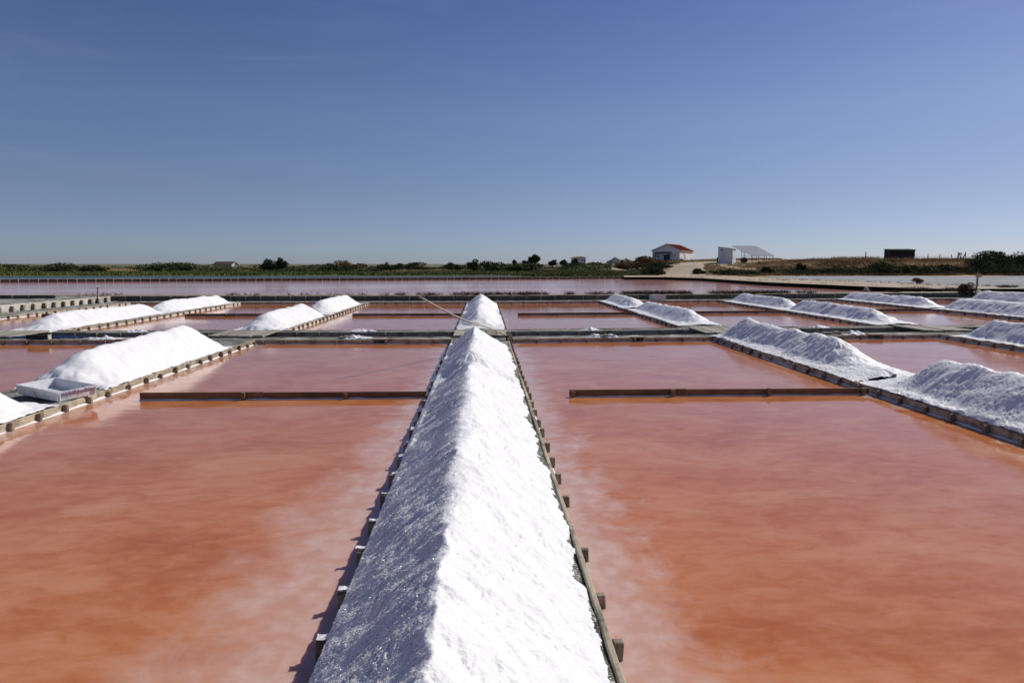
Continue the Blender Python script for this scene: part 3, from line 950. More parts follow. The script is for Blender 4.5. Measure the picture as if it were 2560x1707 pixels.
# ------------------------------------------------------------------ salt heaps
def heap(label, xc, y0, y1, h0, h1, k, tL=0.80, tR=0.62, tE=0.50, tF=0.75, res=(0.03, 0.05), seed=1, rill=0.018, lump=0.035, toe=0.03, cover=(True, True), group='salt heaps on the dykes',
         name='salt_heap', stakes=None, grade=None, wob=0.05, lim=None, zbase=Z_TOP, edges=None, ragR=0.10, ragL=0.10, grain=0.006, drift=0.0, toeline=0.0, grains=0):
    xl, xr = edges or DY[k]
    hm = max(h0, h1) + lump
    ya, yb = y0 - hm / tE - 0.25, y1 + hm / tF + 0.25
    if lim: ya, yb = max(ya, lim[0]), min(yb, lim[1])
    ex = 0.065 if stakes else 0.0
    xs = np.arange(xl - ex, xr + 1e-6, res[0])
    if grade:
        yl = [ya]
        while yl[-1] < yb: yl.append(yl[-1] + max(res[1], grade * abs(yl[-1]) if yl[-1] > 1.6 else 0.03))
        ysv = np.array(yl)
    else:
        ysv = np.arange(ya, yb + 1e-6, res[1])
    Xh, Yh = np.meshgrid(xs, ysv)
    xcw = xc + wob * noise2(Yh * 0.35, Yh * 0 + seed * 1.7, seed) + 0.4 * wob * noise2(Yh * 1.1, Yh * 0 + seed * 2.7, seed + 1) + drift * (Yh - (y0 + y1) / 2)
    dx = Xh - xcw
    dyv = np.where(Yh < y0, y0 - Yh, np.where(Yh > y1, Yh - y1, 0))
    u = np.clip((Yh - y0) / max(1e-3, y1 - y0), 0, 1)
    H = h0 + (h1 - h0) * u + lump * fbm(Yh * 0.9, Yh * 0 + seed * 3.1, seed + 2, 3)
    sl = np.where(dx < 0, tL, tR)
    sl = sl * (1 + 0.10 * fbm(Yh * 0.8 + 5, np.sign(dx) * 7.7, seed + 9, 2))
    te = np.where(Yh < (y0 + y1) / 2, tE, tF)
    d = np.sqrt((dx * sl) ** 2 + (dyv * te) ** 2 + 0.055 ** 2) - 0.055
    h = H - d + 0.5 * lump * fbm(Xh * 1.8, Yh * 1.6, seed + 17, 2) * sst(np.abs(dx), 0.05, 0.3)
    dist = np.sqrt(dx ** 2 + (dyv * 0.8) ** 2)
    on = sst(dist, 0.03, 0.16)
    # rills run down the slope, broken into patches
    ang = np.where(dyv > 0, np.arctan2(dx, dyv) * 0.5, Yh)
    pat = np.clip(0.45 + 0.9 * fbm(Yh * 1.1, Xh * 1.8, seed + 4, 2), 0, 1.3)
    endf = 1 - 0.75 * sst(dyv, 0.05, 0.5)
    h = h + endf * rill * on * pat * noise2(ang * 7.0 + 0.5 * noise2(Yh * 3, Xh * 3, seed + 6), dist * 1.2, seed + 5)
    h = h + endf * 0.55 * rill * on * noise2(ang * 16.0, dist * 2.2, seed + 7)
    h = h + (0.016 + 0.014 * (1 - endf)) * fbm(Xh * 4, Yh * 4, seed + 8, 3)
    # toe spread thinly over the dyke top
    rag = fbm(Xh * 5, Yh * 5, seed + 10, 4)
    body = sst(h, -0.28, 0.05)
    tz = toe * body * (1 + 0.5 * rag) - 0.012 * (1 - body)
    dl = Xh - xl; dr = xr - Xh
    if not cover[0]: tz = tz - 0.06 * (1 - sst(dl, 0.02, ragL * (1.4 + rag)))
    if not cover[1]: tz = tz - 0.06 * (1 - sst(dr, 0.02, ragR * (1.4 + rag)))
    tz = np.maximum(tz, np.where(dx < 0, toeline * np.maximum(dl, 0) + 0.02 + 0.012 * rag, -1.0) * sst(h, -0.35, 0.0) - 0.02 * (h < -0.35)) if toeline else tz
    kk = 0.05 if toeline else 0.03
    mx = np.maximum(h, tz) + np.maximum(kk - np.abs(h - tz), 0) ** 2 / (4 * kk)
    # slump at the edges so that nothing overhangs the planks
    lip = 0.055
    cap_l = 0.010 + 0.85 * np.maximum(dl, 0) + np.where(dl < 0, 0.0, 0.0)
    cap_r = 0.006 + 0.85 * np.maximum(dr, 0)
    mx = np.minimum(mx, np.minimum(cap_l, cap_r) + 0.012 * rag)
    if not cover[1]: mx = np.minimum(mx, 0.7 * (dr - 0.045 - ragR * 0.35 * (1 + 1.3 * noise2(Yh * 1.3, Yh * 0 + 4.4, seed + 13) + 0.9 * rag)))
    if not cover[0]: mx = np.minimum(mx, 0.7 * (dl - 0.045 - ragL * 0.35 * (1 + 1.3 * noise2(Yh * 1.3, Yh * 0 + 4.4, seed + 14) + 0.9 * rag)))
    bil = 0.6 - 2 * np.abs(noise2(Xh * 34, Yh * 34, seed + 12)) + 0.6 * (0.6 - 2 * np.abs(noise2(Xh * 60 + 9, Yh * 60, seed + 15)))
    mx = mx + grain * bil * (0.5 + 0.8 * sst(rag, -0.3, 0.5))
    if lim: mx = mx - 0.09 * (1 - sst(np.minimum(Yh - lim[0], lim[1] - Yh) + 0.12 * rag, 0.0, 0.35))
    keep = mx > (-0.020)
    if stakes:
        near = np.zeros_like(Xh, bool)
        for q_, s in enumerate(stakes): near |= np.abs(Yh - s.y + 0.006 * math.sin(q_ * 7)) < 0.026 + 0.012 * rag + 0.008 * math.sin(q_ * 3.1)
        out = Xh < xl
        mx = np.where(out, 0.010 + 0.016 * rag, mx)
        keep &= (~out) | (near & (Xh > xl - 0.052 + 0.02 * noise2(Yh * 2.1, Yh * 0 + 1.5, 66)))
    Z = zbase + mx
    V = np.stack([Xh, Yh, Z], -1).reshape(-1, 3)
    nv, nu = Xh.shape
    ii = np.arange(nv * nu).reshape(nv, nu)
    Q = np.stack([ii[:-1, :-1], ii[:-1, 1:], ii[1:, 1:], ii[1:, :-1]], -1).reshape(-1, 4)
    kq = keep.reshape(-1)[Q].all(axis=1)
    Q = Q[kq]
    used = np.unique(Q)
    remap = np.full(len(V), -1); remap[used] = np.arange(len(used))
    V = V[used]; Q = remap[Q]
    loc = np.array([(xl + xr) / 2, (y0 + y1) / 2, zbase])
    me = npmesh(name, V - loc, Q, M['salt'])
    o = link(name, me, None, loc)
    if grains:
        # loose crystals lying on the heap
        r_ = np.random.default_rng(seed)
        A = V[Q]
        ar = np.linalg.norm(np.cross(A[:, 2] - A[:, 0], A[:, 3] - A[:, 1]), axis=1)
        cy = A[:, 0, 1]
        pr = ar * (A[:, :, 0].mean(1) < xc - 0.04) * (cy > 1.7) * np.clip(3.2 / np.maximum(cy, 1), 0, 1.2) ** 1.5
        pick = r_.choice(len(Q), grains, p=pr / pr.sum())
        wv = r_.dirichlet((1, 1, 1, 1), grains)
        P = (A[pick] * wv[:, :, None]).sum(1) - loc
        ra = r_.uniform(0.0018, 0.0045, grains) * (1 + 0.05 * cy[pick])
        dirs = r_.normal(size=(grains, 2, 3))
        e1 = dirs[:, 0] / np.linalg.norm(dirs[:, 0], axis=1)[:, None]
        e2 = np.cross(e1, dirs[:, 1]); e2 /= np.linalg.norm(e2, axis=1)[:, None]
        e3 = np.cross(e1, e2)
        oc = np.stack([P + e1 * ra[:, None], P - e1 * ra[:, None], P + e2 * ra[:, None], P - e2 * ra[:, None], P + e3 * ra[:, None], P - e3 * ra[:, None]], 1).reshape(-1, 3)
        tri = np.array([(0, 2, 4), (2, 1, 4), (1, 3, 4), (3, 0, 4), (2, 0, 5), (1, 2, 5), (3, 1, 5), (0, 3, 5)])
        F = (np.arange(grains)[:, None, None] * 6 + tri[None]).reshape(-1, 3)
        gobj = link('salt_crystals', npmesh('salt_crystals', oc, F, M['crystal'], False), o)
        tag(gobj, kind='stuff')
    return tag(o, label, 'salt heap', group)


GC = 'long ridge on the middle dyke'
heap('long near salt ridge in the middle, running from the viewer to the boards', -0.17, -1.2, 8.9, 0.43, 0.44, 0, tL=0.86, tR=0.60, tE=0.75, tF=0.55, toeline=0.28, grains=14000, res=(0.009, 0.009), grade=0.0036, seed=3, rill=0.030, lump=0.048,
     cover=(True, False), stakes=POSTS[(0, 'L')], wob=0.08, lim=(-1.9, 11), toe=0.045, grain=0.006)
heap('middle salt ridge ending in a peak, with the wooden rake across it', -0.16, 10.2, 13.5, 0.40, 0.50, 0, tL=0.94, tR=0.68, tE=0.45, tF=0.62, toeline=0.25, res=(0.014, 0.025), seed=12, rill=0.034, lump=0.045, cover=(True, False),
     stakes=POSTS[(0, 'L')], lim=(8.9, 15.5), toe=0.04, grain=0.010)
heap('big white heap on the left front dyke, highest at its far end', -5.80, 10.1, 13.4, 0.44, 0.53, -1, tL=0.75, tR=0.74, tE=0.42, seed=21, rill=0.010, lump=0.02, cover=(True, True), lim=(9.25, 15.9), res=(0.022, 0.035))
heap('white heap cut off by the left picture edge, beside the crate', -5.82, 4.2, 7.75, 0.42, 0.42, -1, tL=0.75, tR=0.72, tE=0.40, seed=26, rill=0.010, lump=0.02, lim=(2.5, 8.75), res=(0.022, 0.03))
heap('big grey-sided heap on the right front dyke, farther of the two', 6.08, 11.4, 15.35, 0.42, 0.44, 1, tL=0.84, tR=0.70, tE=0.33, seed=33, rill=0.026, lump=0.05, toeline=0.18, lim=(9.4, 16.4), res=(0.014, 0.018), toe=0.04, grain=0.009)
heap('rounded grey-sided heap at the right edge, nearer of the two on its dyke', 6.10, 4.5, 8.75, 0.42, 0.44, 1, tL=0.80, tR=0.70, tE=0.42, seed=38, rill=0.015, lump=0.045, toeline=0.14, lim=(3.0, 10.0), res=(0.012, 0.014), toe=0.04, grain=0.009)
heap('end of a salt heap at the right edge, behind the channel dyke corner', 11.75, 9.0, 15.1, 0.43, 0.44, 2, tL=0.84, tR=0.7, tE=0.5, seed=43, rill=0.022, lim=(6.5, 16.6))
heap('peaked far salt heap on the middle dyke, behind the rake pole', -0.10, 24.6, 28.9, 0.42, 0.44, 0, tL=0.80, tR=0.72, tE=0.5, seed=50, rill=0.03, lump=0.02, lim=(22, 31.2), toe=0.04)
heap('salt heap on the middle dyke just beyond the channel, under the rake pole', -0.12, 19.2, 22.2, 0.42, 0.44, 0, tL=0.82, tR=0.72, tE=0.42, seed=54, rill=0.03, lump=0.02, lim=(17.3, 25), toe=0.04)
heap('white heap left of the middle, farther of its pair against the grey wall', -5.78, 24.6, 28.9, 0.42, 0.42, -1, tL=0.75, tR=0.72, tE=0.45, seed=60, rill=0.014, lim=(22, 31.3))
heap('white heap left of the middle, nearer of its pair by the channel', -5.82, 18.5, 22.2, 0.40, 0.42, -1, tL=0.75, tR=0.70, tE=0.40, seed=64, rill=0.016, lim=(17.35, 25), lump=0.03)
heap('farther heap of the leftmost pair, reaching the grey wall', -11.52, 25.2, 30.0, 0.38, 0.36, -2, tL=0.7, tR=0.68, tE=0.42, seed=70, rill=0.012, lim=(22, 31.4))
heap('nearer long heap of the leftmost pair, with a scooped near end', -11.55, 18.9, 23.6, 0.38, 0.36, -2, tL=0.7, tR=0.66, tE=0.40, seed=74, rill=0.014, lim=(17.3, 26))
heap('furrowed heap right of the middle, farther of its pair beside the far crate', 6.1, 27.6, 31.4, 0.32, 0.32, 1, tL=0.74, tR=0.62, tE=0.42, seed=80, rill=0.034, lim=(24.5, 32.4))
heap('furrowed heap right of the middle, nearer of its pair with a steep near end', 6.1, 20.2, 25.2, 0.37, 0.30, 1, tL=0.78, tR=0.66, tE=0.36, seed=84, rill=0.034, lim=(17.9, 27.8))
heap('farther furrowed heap of the second pair right of the middle', 11.85, 26.6, 30.8, 0.37, 0.36, 2, tL=0.78, tR=0.66, tE=0.42, seed=90, rill=0.034, lim=(24, 32))
heap('nearer wavy-crested furrowed heap of the second pair right of the middle', 11.82, 20.3, 24.7, 0.36, 0.38, 2, tL=0.78, tR=0.66, tE=0.36, seed=94, rill=0.034, lim=(18.3, 27), lump=0.05)
heap('long low heap in front of the grey wall below the small dark hut', 17.9, 27.2, 32.3, 0.36, 0.36, 3, tL=0.76, tR=0.66, tE=0.40, seed=100, rill=0.03, lim=(24.5, 33.4))
heap('low heap touching the right picture edge, in front of the long low heap', 17.9, 20.5, 24.9, 0.42, 0.40, 3, tL=0.76, tR=0.66, tE=0.36, seed=104, rill=0.03, lim=(18.6, 26.6))
heap('farthest heap at the right picture edge, beside the white slab', 23.9, 24.0, 31.6, 0.42, 0.42, 4, tL=0.76, tR=0.66, tE=0.42, seed=110, rill=0.03, lim=(19.3, 33.8))

# small spilled piles on the cross dykes
SP = ((905, 829, 'small salt spill on the farther channel dyke, left of the middle', 0.45, YB, YB2), (893, 844, 'small salt spill on the nearer channel dyke, left of the middle', 0.55, YF, YF2),
      (1482, 825.5, 'small salt spill on the farther channel dyke, right of the middle', 0.32, YB, YB2), (1488, 840, 'small salt spill beside a board on the nearer channel dyke, right of the middle', 0.30, YF, YF2),
      (2052, 818.5, 'salt spill on the farther channel dyke behind the big right heap', 0.40, YB, YB2), (2115, 831, 'salt spill on the nearer channel dyke behind the big right heap', 0.55, YF, YF2),
      (328, 831, 'small salt spill on the farther channel dyke behind the left heap', 0.40, YB, YB2), (272, 844, 'salt spill on the nearer channel dyke near the blue poles', 0.60, YF, YF2),
      (1520, 838, 'thin salt spill right of the sluice in the right front pan', 0.30, YF, YF2))
for q, (px, py, lb, w, y0, y1) in enumerate(SP):
    p = at(px, py, Z_TOP)
    ym = (y0 + y1) / 2 + g(p.x, y0)
    n = 34
    xs = np.linspace(-1, 1, n); Xh, Yh = np.meshgrid(xs, xs)
    r = np.sqrt(Xh ** 2 + Yh ** 2)
    hh = 0.065 * np.maximum(0, 1 - r) ** 0.9 * (1 + 0.9 * fbm(Xh * 2.2 + q * 5, Yh * 2.2, 130 + q, 3)) + 0.020 * fbm(Xh * 3 + q, Yh * 3, 150 + q, 4) * (r < 1) - 0.012
    keep = (hh > -0.004) & (r < 0.98)
    V = np.stack([Xh * w * 0.8, Yh * 0.22, hh], -1).reshape(-1, 3)
    ii = np.arange(n * n).reshape(n, n)
    Q = np.stack([ii[:-1, :-1], ii[:-1, 1:], ii[1:, 1:], ii[1:, :-1]], -1).reshape(-1, 4)
    Q = Q[keep.reshape(-1)[Q].all(1)]
    used = np.unique(Q); rm = np.full(n * n, -1); rm[used] = np.arange(len(used))
    o = link('salt_spill', npmesh('salt_spill', V[used], rm[Q], M['salt']), None, (p.x, ym, Z_TOP - 0.008))
    tag(o, lb, 'salt pile', 'small salt spills on the cross dykes')

# ------------------------------------------------------------------ tools and crates
A_, B_ = Vector((0.53, 15.25, 0.20)), Vector((-1.07, 11.45, 1.245))
t = thing('salt_rake', (0.56, 15.32, Z_TOP), 'long wooden salt rake lying over the peak of the middle ridge', 'rake')
n = 16
pts = []
for k in range(n + 1):
    u = k / n
    p = A_.lerp(B_, u)
    p.z += 0.020 * math.sin(u * math.pi * 2.2) - 0.035 * math.sin(u * math.pi)
    p.x += 0.012 * math.sin(u * 9)
    pts.append(p - t.location)
vs, fs = [], []
for k, p in enumerate(pts):
    d = (pts[min(k + 1, n)] - pts[max(k - 1, 0)]).normalized()
    u = d.orthogonal().normalized(); w = d.cross(u)
    rr = 0.020 - 0.006 * k / n
    for s in range(8):
        a = 2 * math.pi * s / 8
        vs.append(p + (u * math.cos(a) + w * math.sin(a)) * rr)
for k in range(n):
    for s in range(8): fs.append((k * 8 + s, k * 8 + (s + 1) % 8, k * 8 + 8 + (s + 1) % 8, k * 8 + 8 + s))
fs += [tuple(reversed(range(8))), tuple(range(n * 8, n * 8 + 8))]
link('handle', mesh('handle', vs, fs, M['pole'], True), t)
# head: a dark board shaped like a flattened half-round, standing on edge
bm = bmesh.new()
prof = [(-0.02, -0.10), (0.10, -0.10), (0.155, -0.03), (0.165, 0.05), (0.12, 0.10), (0.04, 0.12), (-0.02, 0.10)]
ring = [(-0.13, 0.0), (0.13, 0.0), (0.15, 0.06), (0.12, 0.14), (0.05, 0.185), (-0.05, 0.185), (-0.12, 0.14), (-0.15, 0.06)]
fr = [bm.verts.new((x, -0.016, z)) for x, z in ring]
bk = [bm.verts.new((x, 0.016, z)) for x, z in ring]
bm.faces.new(fr); bm.faces.new(list(reversed(bk)))
for k in range(len(ring)): bm.faces.new((fr[k], bk[k], bk[(k + 1) % 8], fr[(k + 1) % 8]))
bmesh.ops.recalc_face_normals(bm, faces=bm.faces)
me = bpy.data.meshes.new('head'); bm.to_mesh(me); bm.free(); me.materials.append(M['dark'])
link('head', me, t, (0.03, 0.02, 0.0), (R(-14), 0, R(62)))
MB().bar(A_ - t.location + Vector((0.02, 0.04, -0.010)), A_ - t.location + Vector((-0.03, -0.07, 0.018)), 0.029, 8).build('collar', M['dark'], t)


def crate(label, loc, rz, lx, ly, h, marks=False, tilt=(0, 0)):
    t = thing('plastic_crate', loc, label, 'crate', 'white plastic crates')
    t.rotation_euler = (tilt[0], tilt[1], rz)
    w, fl = 0.012, 0.94
    def ring(s, z, inset=0.0): return [(sx * (lx / 2 * s - inset), sy * (ly / 2 * s - inset), z) for sx, sy in ((-1, -1), (1, -1), (1, 1), (-1, 1))]
    O0, O1, I1, I0 = ring(fl, 0), ring(1, h), ring(1, h, w), ring(fl, w, w)
    vs = O0 + O1 + I1 + I0
    fs = [(3, 2, 1, 0)]
    for a, b in ((0, 4), (8, 12)):
        for k in range(4):
            q = (a + k, a + (k + 1) % 4, b + (k + 1) % 4, b + k)
            fs.append(q)
    fs += [(4 + k, 4 + (k + 1) % 4, 8 + (k + 1) % 4, 8 + k) for k in range(4)]
    fs.append((12, 13, 14, 15))
    link('tub', mesh('tub', vs, fs, M['crate']), t)
    # rolled rim and corner ribs
    mb = MB()
    e = 0.016
    for sy in (-1, 1): mb.box(-lx / 2 - e, lx / 2 + e, sy * ly / 2 - e * 0.5 - (e if sy < 0 else -0) * 0.5, sy * ly / 2 + e * 0.5 + (e if sy > 0 else 0) * 0.5, h - 0.022, h + 0.004)
    for sx in (-1, 1): mb.box(sx * lx / 2 - e * 0.5 - (e if sx < 0 else 0) * 0.5, sx * lx / 2 + e * 0.5 + (e if sx > 0 else 0) * 0.5, -ly / 2 + e * 0.52, ly / 2 - e * 0.52, h - 0.021, h + 0.003)
    mb.build('rim', M['crate'], t)
    for sx in (-1, 1):
        for sy in (-1, 1):
            MB().bar((sx * (lx / 2 * fl - 0.004), sy * (ly / 2 * fl - 0.004), 0.004), (sx * (lx / 2 - 0.004), sy * (ly / 2 - 0.004), h - 0.024), 0.024, 8, 0.024).build('corner_rib', M['crate'], t)
    if marks:
        def onside(u0, u1, v0, v1, side, mat, nm, skew=0.0):
            # a thin patch lying 2 mm proud of an outer wall; u along the wall, v up it
            V = []
            for u, v in ((u0, v0), (u1, v0), (u1 + skew, v1), (u0 + skew, v1)):
                s = fl + (1 - fl) * v
                if side == 'front': V.append((u * lx / 2 * s, -ly / 2 * s - 0.003, v * h))
                else: V.append((lx / 2 * s + 0.003, u * ly / 2 * s, v * h))
            link(nm, mesh(nm, V, [(0, 1, 2, 3)], mat), t)
        onside(-0.16, -0.06, 0.05, 0.78, 'front', M['pink'], 'pink_smear', -0.13)
        onside(-0.85, 0.85, 0.52, 0.80, 'end', M['lilac'], 'print_band')
        for q, (u, w_) in enumerate(((-0.9, 0.05), (-0.8, 0.04), (-0.7, 0.06), (-0.55, 0.10), (-0.36, 0.05), (-0.26, 0.10), (-0.05, 0.05), (0.32, 0.12), (0.52, 0.05))):
            V = [(lx / 2 + 0.026, u * ly / 2, h - 0.018), (lx / 2 + 0.026, (u + w_) * ly / 2, h - 0.018), (lx / 2 + 0.026, (u + w_) * ly / 2, h - 0.002), (lx / 2 + 0.026, u * ly / 2, h - 0.002)]
            link('print_mark', mesh('print_mark', V, [(0, 1, 2, 3)], M['violet']), t)
        for (x0_, x1_, v0, v1) in ((0.42, 0.52, 0.62, 0.72), (0.60, 0.68, 0.62, 0.70), (0.42, 0.70, 0.46, 0.50)):
            V = []
            for x, v in ((x0_, v0), (x1_, v0), (x1_, v1), (x0_, v1)):
                s = fl + (1 - fl) * v
                V.append((x * lx / 2, ly / 2 * s - w - 0.006, v * h))
            link('print_mark', mesh('print_mark', V, [(0, 1, 2, 3)], M['violet']), t)
    return t


crate('empty white plastic crate with violet print between the two left front heaps', (-5.52, 8.95, 0.125), R(-26), 0.80, 0.48, 0.125, True, (R(2), R(3)))
p = at(1655, 752, Z_TOP)
crate('small white crate on the walkway below the grey wall, right of the middle', (p.x, YE + 0.5 + g(p.x, YE), Z_TOP), R(24), 0.62, 0.42, 0.22)

# shovel stuck in the walkway at the left
p = at(243, 758, Z_TOP)
t = thing('shovel', (p.x, p.y, Z_TOP - 0.01), 'dark shovel handle standing upright before the grey wall at left', 'shovel')
MB().bar((0, 0, 0), (0.05, 0, 0.60), 0.022, 8, 0.018).build('shaft', M['dark'], t)
MB().bar((0.05, 0, 0.60), (0.03, 0, 0.67), 0.012).bar((0.05, 0, 0.60), (0.09, 0, 0.67), 0.012).bar((0.02, 0, 0.67), (0.10, 0, 0.675), 0.013).build('grip', M['dark'], t)
MB().box(-0.09, 0.09, -0.01, 0.01, -0.1, 0.06).build('blade', M['steel'], t)

# blue poles and a wooden block on the nearer channel dyke, at left
pa, pb = at(28, 843, 0.13), at(188, 842.5, 0.13)
for q, (dy, lb, x1) in enumerate(((-0.03, 'blue pole lying on the channel dyke at left, nearer of two', 0.0), (0.06, 'blue pole lying on the channel dyke at left, farther of two', 0.12))):
    t = thing('blue_pole', ((pa.x + pb.x) / 2, YF + 0.42 + g(pa.x, YF), Z_TOP), lb, 'pole', 'blue poles on the channel dyke')
    L = (pb.x - pa.x) / 2
    MB().bar((-L, dy, 0.02), (L + x1, dy + 0.03, 0.02), 0.022, 10).build('tube', M['blue'], t)
    MB().bar((-L - 0.09, dy, 0.02), (-L + 0.01, dy, 0.02), 0.026, 10).build('end_cap', M['pale_plank'], t)
t = thing('wooden_block', (at(118, 842, 0.12).x, YF + 0.22 + g(-9.6, YF), Z_TOP), 'dark short beam lying across the blue poles at left', 'beam')
MB().box(-0.235, 0.235, -0.05, 0.05, 0.0, 0.10).build('beam', M['dark'], t)
MB().box(0.236, 0.262, -0.052, 0.052, 0.0, 0.102).build('pale_end', M['pale_plank'], t)
for (px, py, w, lb) in ((1515, 839.5, 0.20, 'short loose board by the sluice of the right front pan'), (865, 843, 0.16, 'short loose board by the sluice of the left front pan'), (2090, 832, 0.34, 'loose board lying by the salt spill behind the big right heap'),
                        (2285, 814, 0.62, 'long dark board lying on the channel crossing at right')):
    p = at(px, py, 0.12)
    t = thing('loose_board', (p.x, p.y, Z_TOP + 0.006), lb, 'board', 'loose boards on the channel dykes', R(rng.uniform(-8, 8)) if w < 0.6 else R(-32))
    MB().box(-w, w, -0.07, 0.07, 0.0, 0.03).build('board', M['deck'] if w < 0.6 else M['dark'], t)
    MB().box(-w * 0.2, w * 0.2, -0.075, 0.075, 0.031, 0.05).build('batten', M['plank'], t)

# sign post, slab and stones at the right
p = at(2440, 729, 0.36)
t = thing('sign_post', (p.x, p.y, 0.30), 'grey wooden sign post with a small board beside the sandy track at right', 'sign')
MB().box(-0.035, 0.035, -0.03, 0.03, 0, 1.08, Matrix.Rotation(R(2), 4, 'Y')).build('post', M['plank'], t)
MB().box(-0.10, 0.20, -0.065, -0.035, 0.80, 0.98).build('board', M['plank'], t)
p = at(2449, 738, 0.20)
t = thing('stone_slab', (p.x - 0.05, p.y, 0.33), 'pale tilted slab at the foot of the sign post', 'slab')
MB().box(-0.26, 0.26, -0.18, 0.18, -0.02, 0.03, Matrix.Rotation(R(24), 4, 'X') @ Matrix.Rotation(R(20), 4, 'Z')).build('slab', M['rubble'], t)
p = at(2159, 722.5, 0.40)
t = thing('pale_stone', (p.x, p.y - 0.3, 0.12), 'pale stone in the edge of the sandy track', 'stone')
bm = bmesh.new(); bmesh.ops.create_icosphere(bm, subdivisions=2, radius=0.26)
for v in bm.verts: v.co = Vector((v.co.x * 0.8, v.co.y * 0.7, v.co.z * 0.9 + 0.16)) * (1 + 0.2 * math.sin(v.co.x * 17 + v.co.z * 11))
me = bpy.data.meshes.new('stone'); bm.to_mesh(me); bm.free(); me.materials.append(M['rubble'])
link('stone', me, t)

# ------------------------------------------------------------------ buildings
def gz(x, y): return float(ground_z(x, y))


def building(t, W, L, wall_h, ridge_h, over=0.25, tile_rows=0, mat_wall='plaster', mat_roof='tiles'):
    """origin at the near corner; gable along -x, long side along +y (local)"""
    mb = MB()
    vs = [(-W, 0, -1), (0, 0, -1), (0, L, -1), (-W, L, -1), (-W, 0, wall_h), (0, 0, wall_h), (0, L, wall_h), (-W, L, wall_h), (-W / 2, 0, ridge_h), (-W / 2, L, ridge_h)]
    mb.add(vs, [(0, 1, 5, 8, 4), (1, 2, 6, 5), (2, 3, 7, 9, 6), (3, 0, 4, 7)])
    mb.build('wall', M[mat_wall], t)
    sl = (ridge_h - wall_h) / (W / 2)
    rf = MB()
    th = 0.12
    for s in (1, -1):
        xe = (-W / 2) + s * (W / 2 + over); ze = wall_h - sl * over
        a = [(-W / 2, -over, ridge_h + 0.02), (-W / 2, L + over, ridge_h + 0.02), (xe, L + over, ze + 0.02), (xe, -over, ze + 0.02)]
        b = [(x, y, z + th) for x, y, z in a]
        rf.add(a + b, [(0, 1, 2, 3), (7, 6, 5, 4), (0, 3, 7, 4), (1, 5, 6, 2), (2, 6, 7, 3)])
    roof = rf.build('roof', M[mat_roof], t)
    if tile_rows:
        bar_l = math.hypot(W / 2 + over, ridge_h - wall_h + sl * over)
        for q in range(tile_rows):
            y = -over + (q + 0.5) * (L + 2 * over) / tile_rows
            MB().bar((-W / 2 + 0.02, y, ridge_h + th + 0.03), (over + 0.02, y, wall_h - sl * over + th + 0.03), 0.10, 6).build('tile_course', M[mat_roof], roof)
        nr = int(L / 0.45)
        rt = bevel_box('ridge_tile', 0.34, 0.40, 0.16, 0.05, M[mat_roof])
        for q in range(nr): link('ridge_tile', rt, roof, (-W / 2, (q + 0.5) * L / nr, ridge_h + th + 0.13), (rng.uniform(-0.06, 0.06), 0, 0))
    # pale verge along the near gable, eave moulding along the long side
    for s in (1, -1):
        xe = (-W / 2) + s * (W / 2 + over)
        MB().bar((-W / 2, -over - 0.03, ridge_h + 0.08), (xe, -over - 0.03, wall_h - sl * over + 0.08), 0.10, 6).build('verge', M['frame'] if mat_wall == 'plaster' else M['plaster'], t)
    MB().box(0.005, 0.16, -0.05, L + 0.05, wall_h - 0.18, wall_h - 0.06).build('eave', M['plaster'], t)


# the white house on the mound
D = 158.0
hp = atd(1699, D)
hz = zat(660, D) - 0.05
t = thing('house', (hp.x, hp.y, hz), 'old white house with red tiled roof and flaking walls on the mound', 'house', None, R(-30) )
W_, L_ = 6.5, 12.6
building(t, W_, L_, 3.15, 4.55, 0.3, tile_rows=30)
MB().box(-3.75, -2.25, -0.05, 0.05, 0, 2.25).build('door', M['bluedoor'], t)
MB().box(-3.85, -3.75, -0.07, 0.06, 0, 2.35).box(-2.25, -2.15, -0.07, 0.06, 0, 2.35).box(-3.85, -2.15, -0.07, 0.06, 2.35, 2.45).build('door_frame', M['frame'], t)
cn = MB().add([(-5.6, -1.5, 2.35), (-2.0, -1.5, 2.35), (-1.9, -0.02, 2.75), (-5.5, -0.02, 2.75), (-5.6, -1.5, 2.45), (-2.0, -1.5, 2.45), (-1.9, -0.02, 2.85), (-5.5, -0.02, 2.85)],
              [(3, 2, 1, 0), (4, 5, 6, 7), (0, 1, 5, 4), (1, 2, 6, 5), (3, 0, 4, 7)]).build('canopy', M['rust'], t)
MB().bar((-5.3, -1.4, -0.6), (-5.3, -1.4, 2.36), 0.06, 6).build('canopy_post', M['dark'], cn)
MB().box(-4.6, -2.5, -1.56, -1.50, 2.22, 2.36).build('canopy_fringe', M['frame'], cn)
w = MB().box(-0.04, 0.04, 4.5, 5.3, 1.0, 2.35).build('window', M['frame'], t)
MB().box(0.041, 0.06, 4.62, 5.18, 1.12, 2.23).build('pane', M['glass'], w)
MB().box(-5.4, -4.9, -0.04, 0.05, 1.6, 2.0).build('wall_box', M['rust'], t)
# bin at its corner
bp = atd(1703.5, D - 3)
t = thing('bin', (bp.x, bp.y, zat(659.3, D - 3)), 'black bin at the corner of the white house', 'bin')
MB().box(-0.36, 0.36, -0.3, 0.3, 0.12, 0.95).build('body', M['black'], t)
MB().box(-0.40, 0.40, -0.34, 0.34, 0.952, 1.05).build('lid', M['dark'], t)
for s in (-1, 1): MB().bar((s * 0.37, 0.2, 0.12), (s * 0.44, 0.2, 0.12), 0.12, 10).build('wheel', M['black'], t)

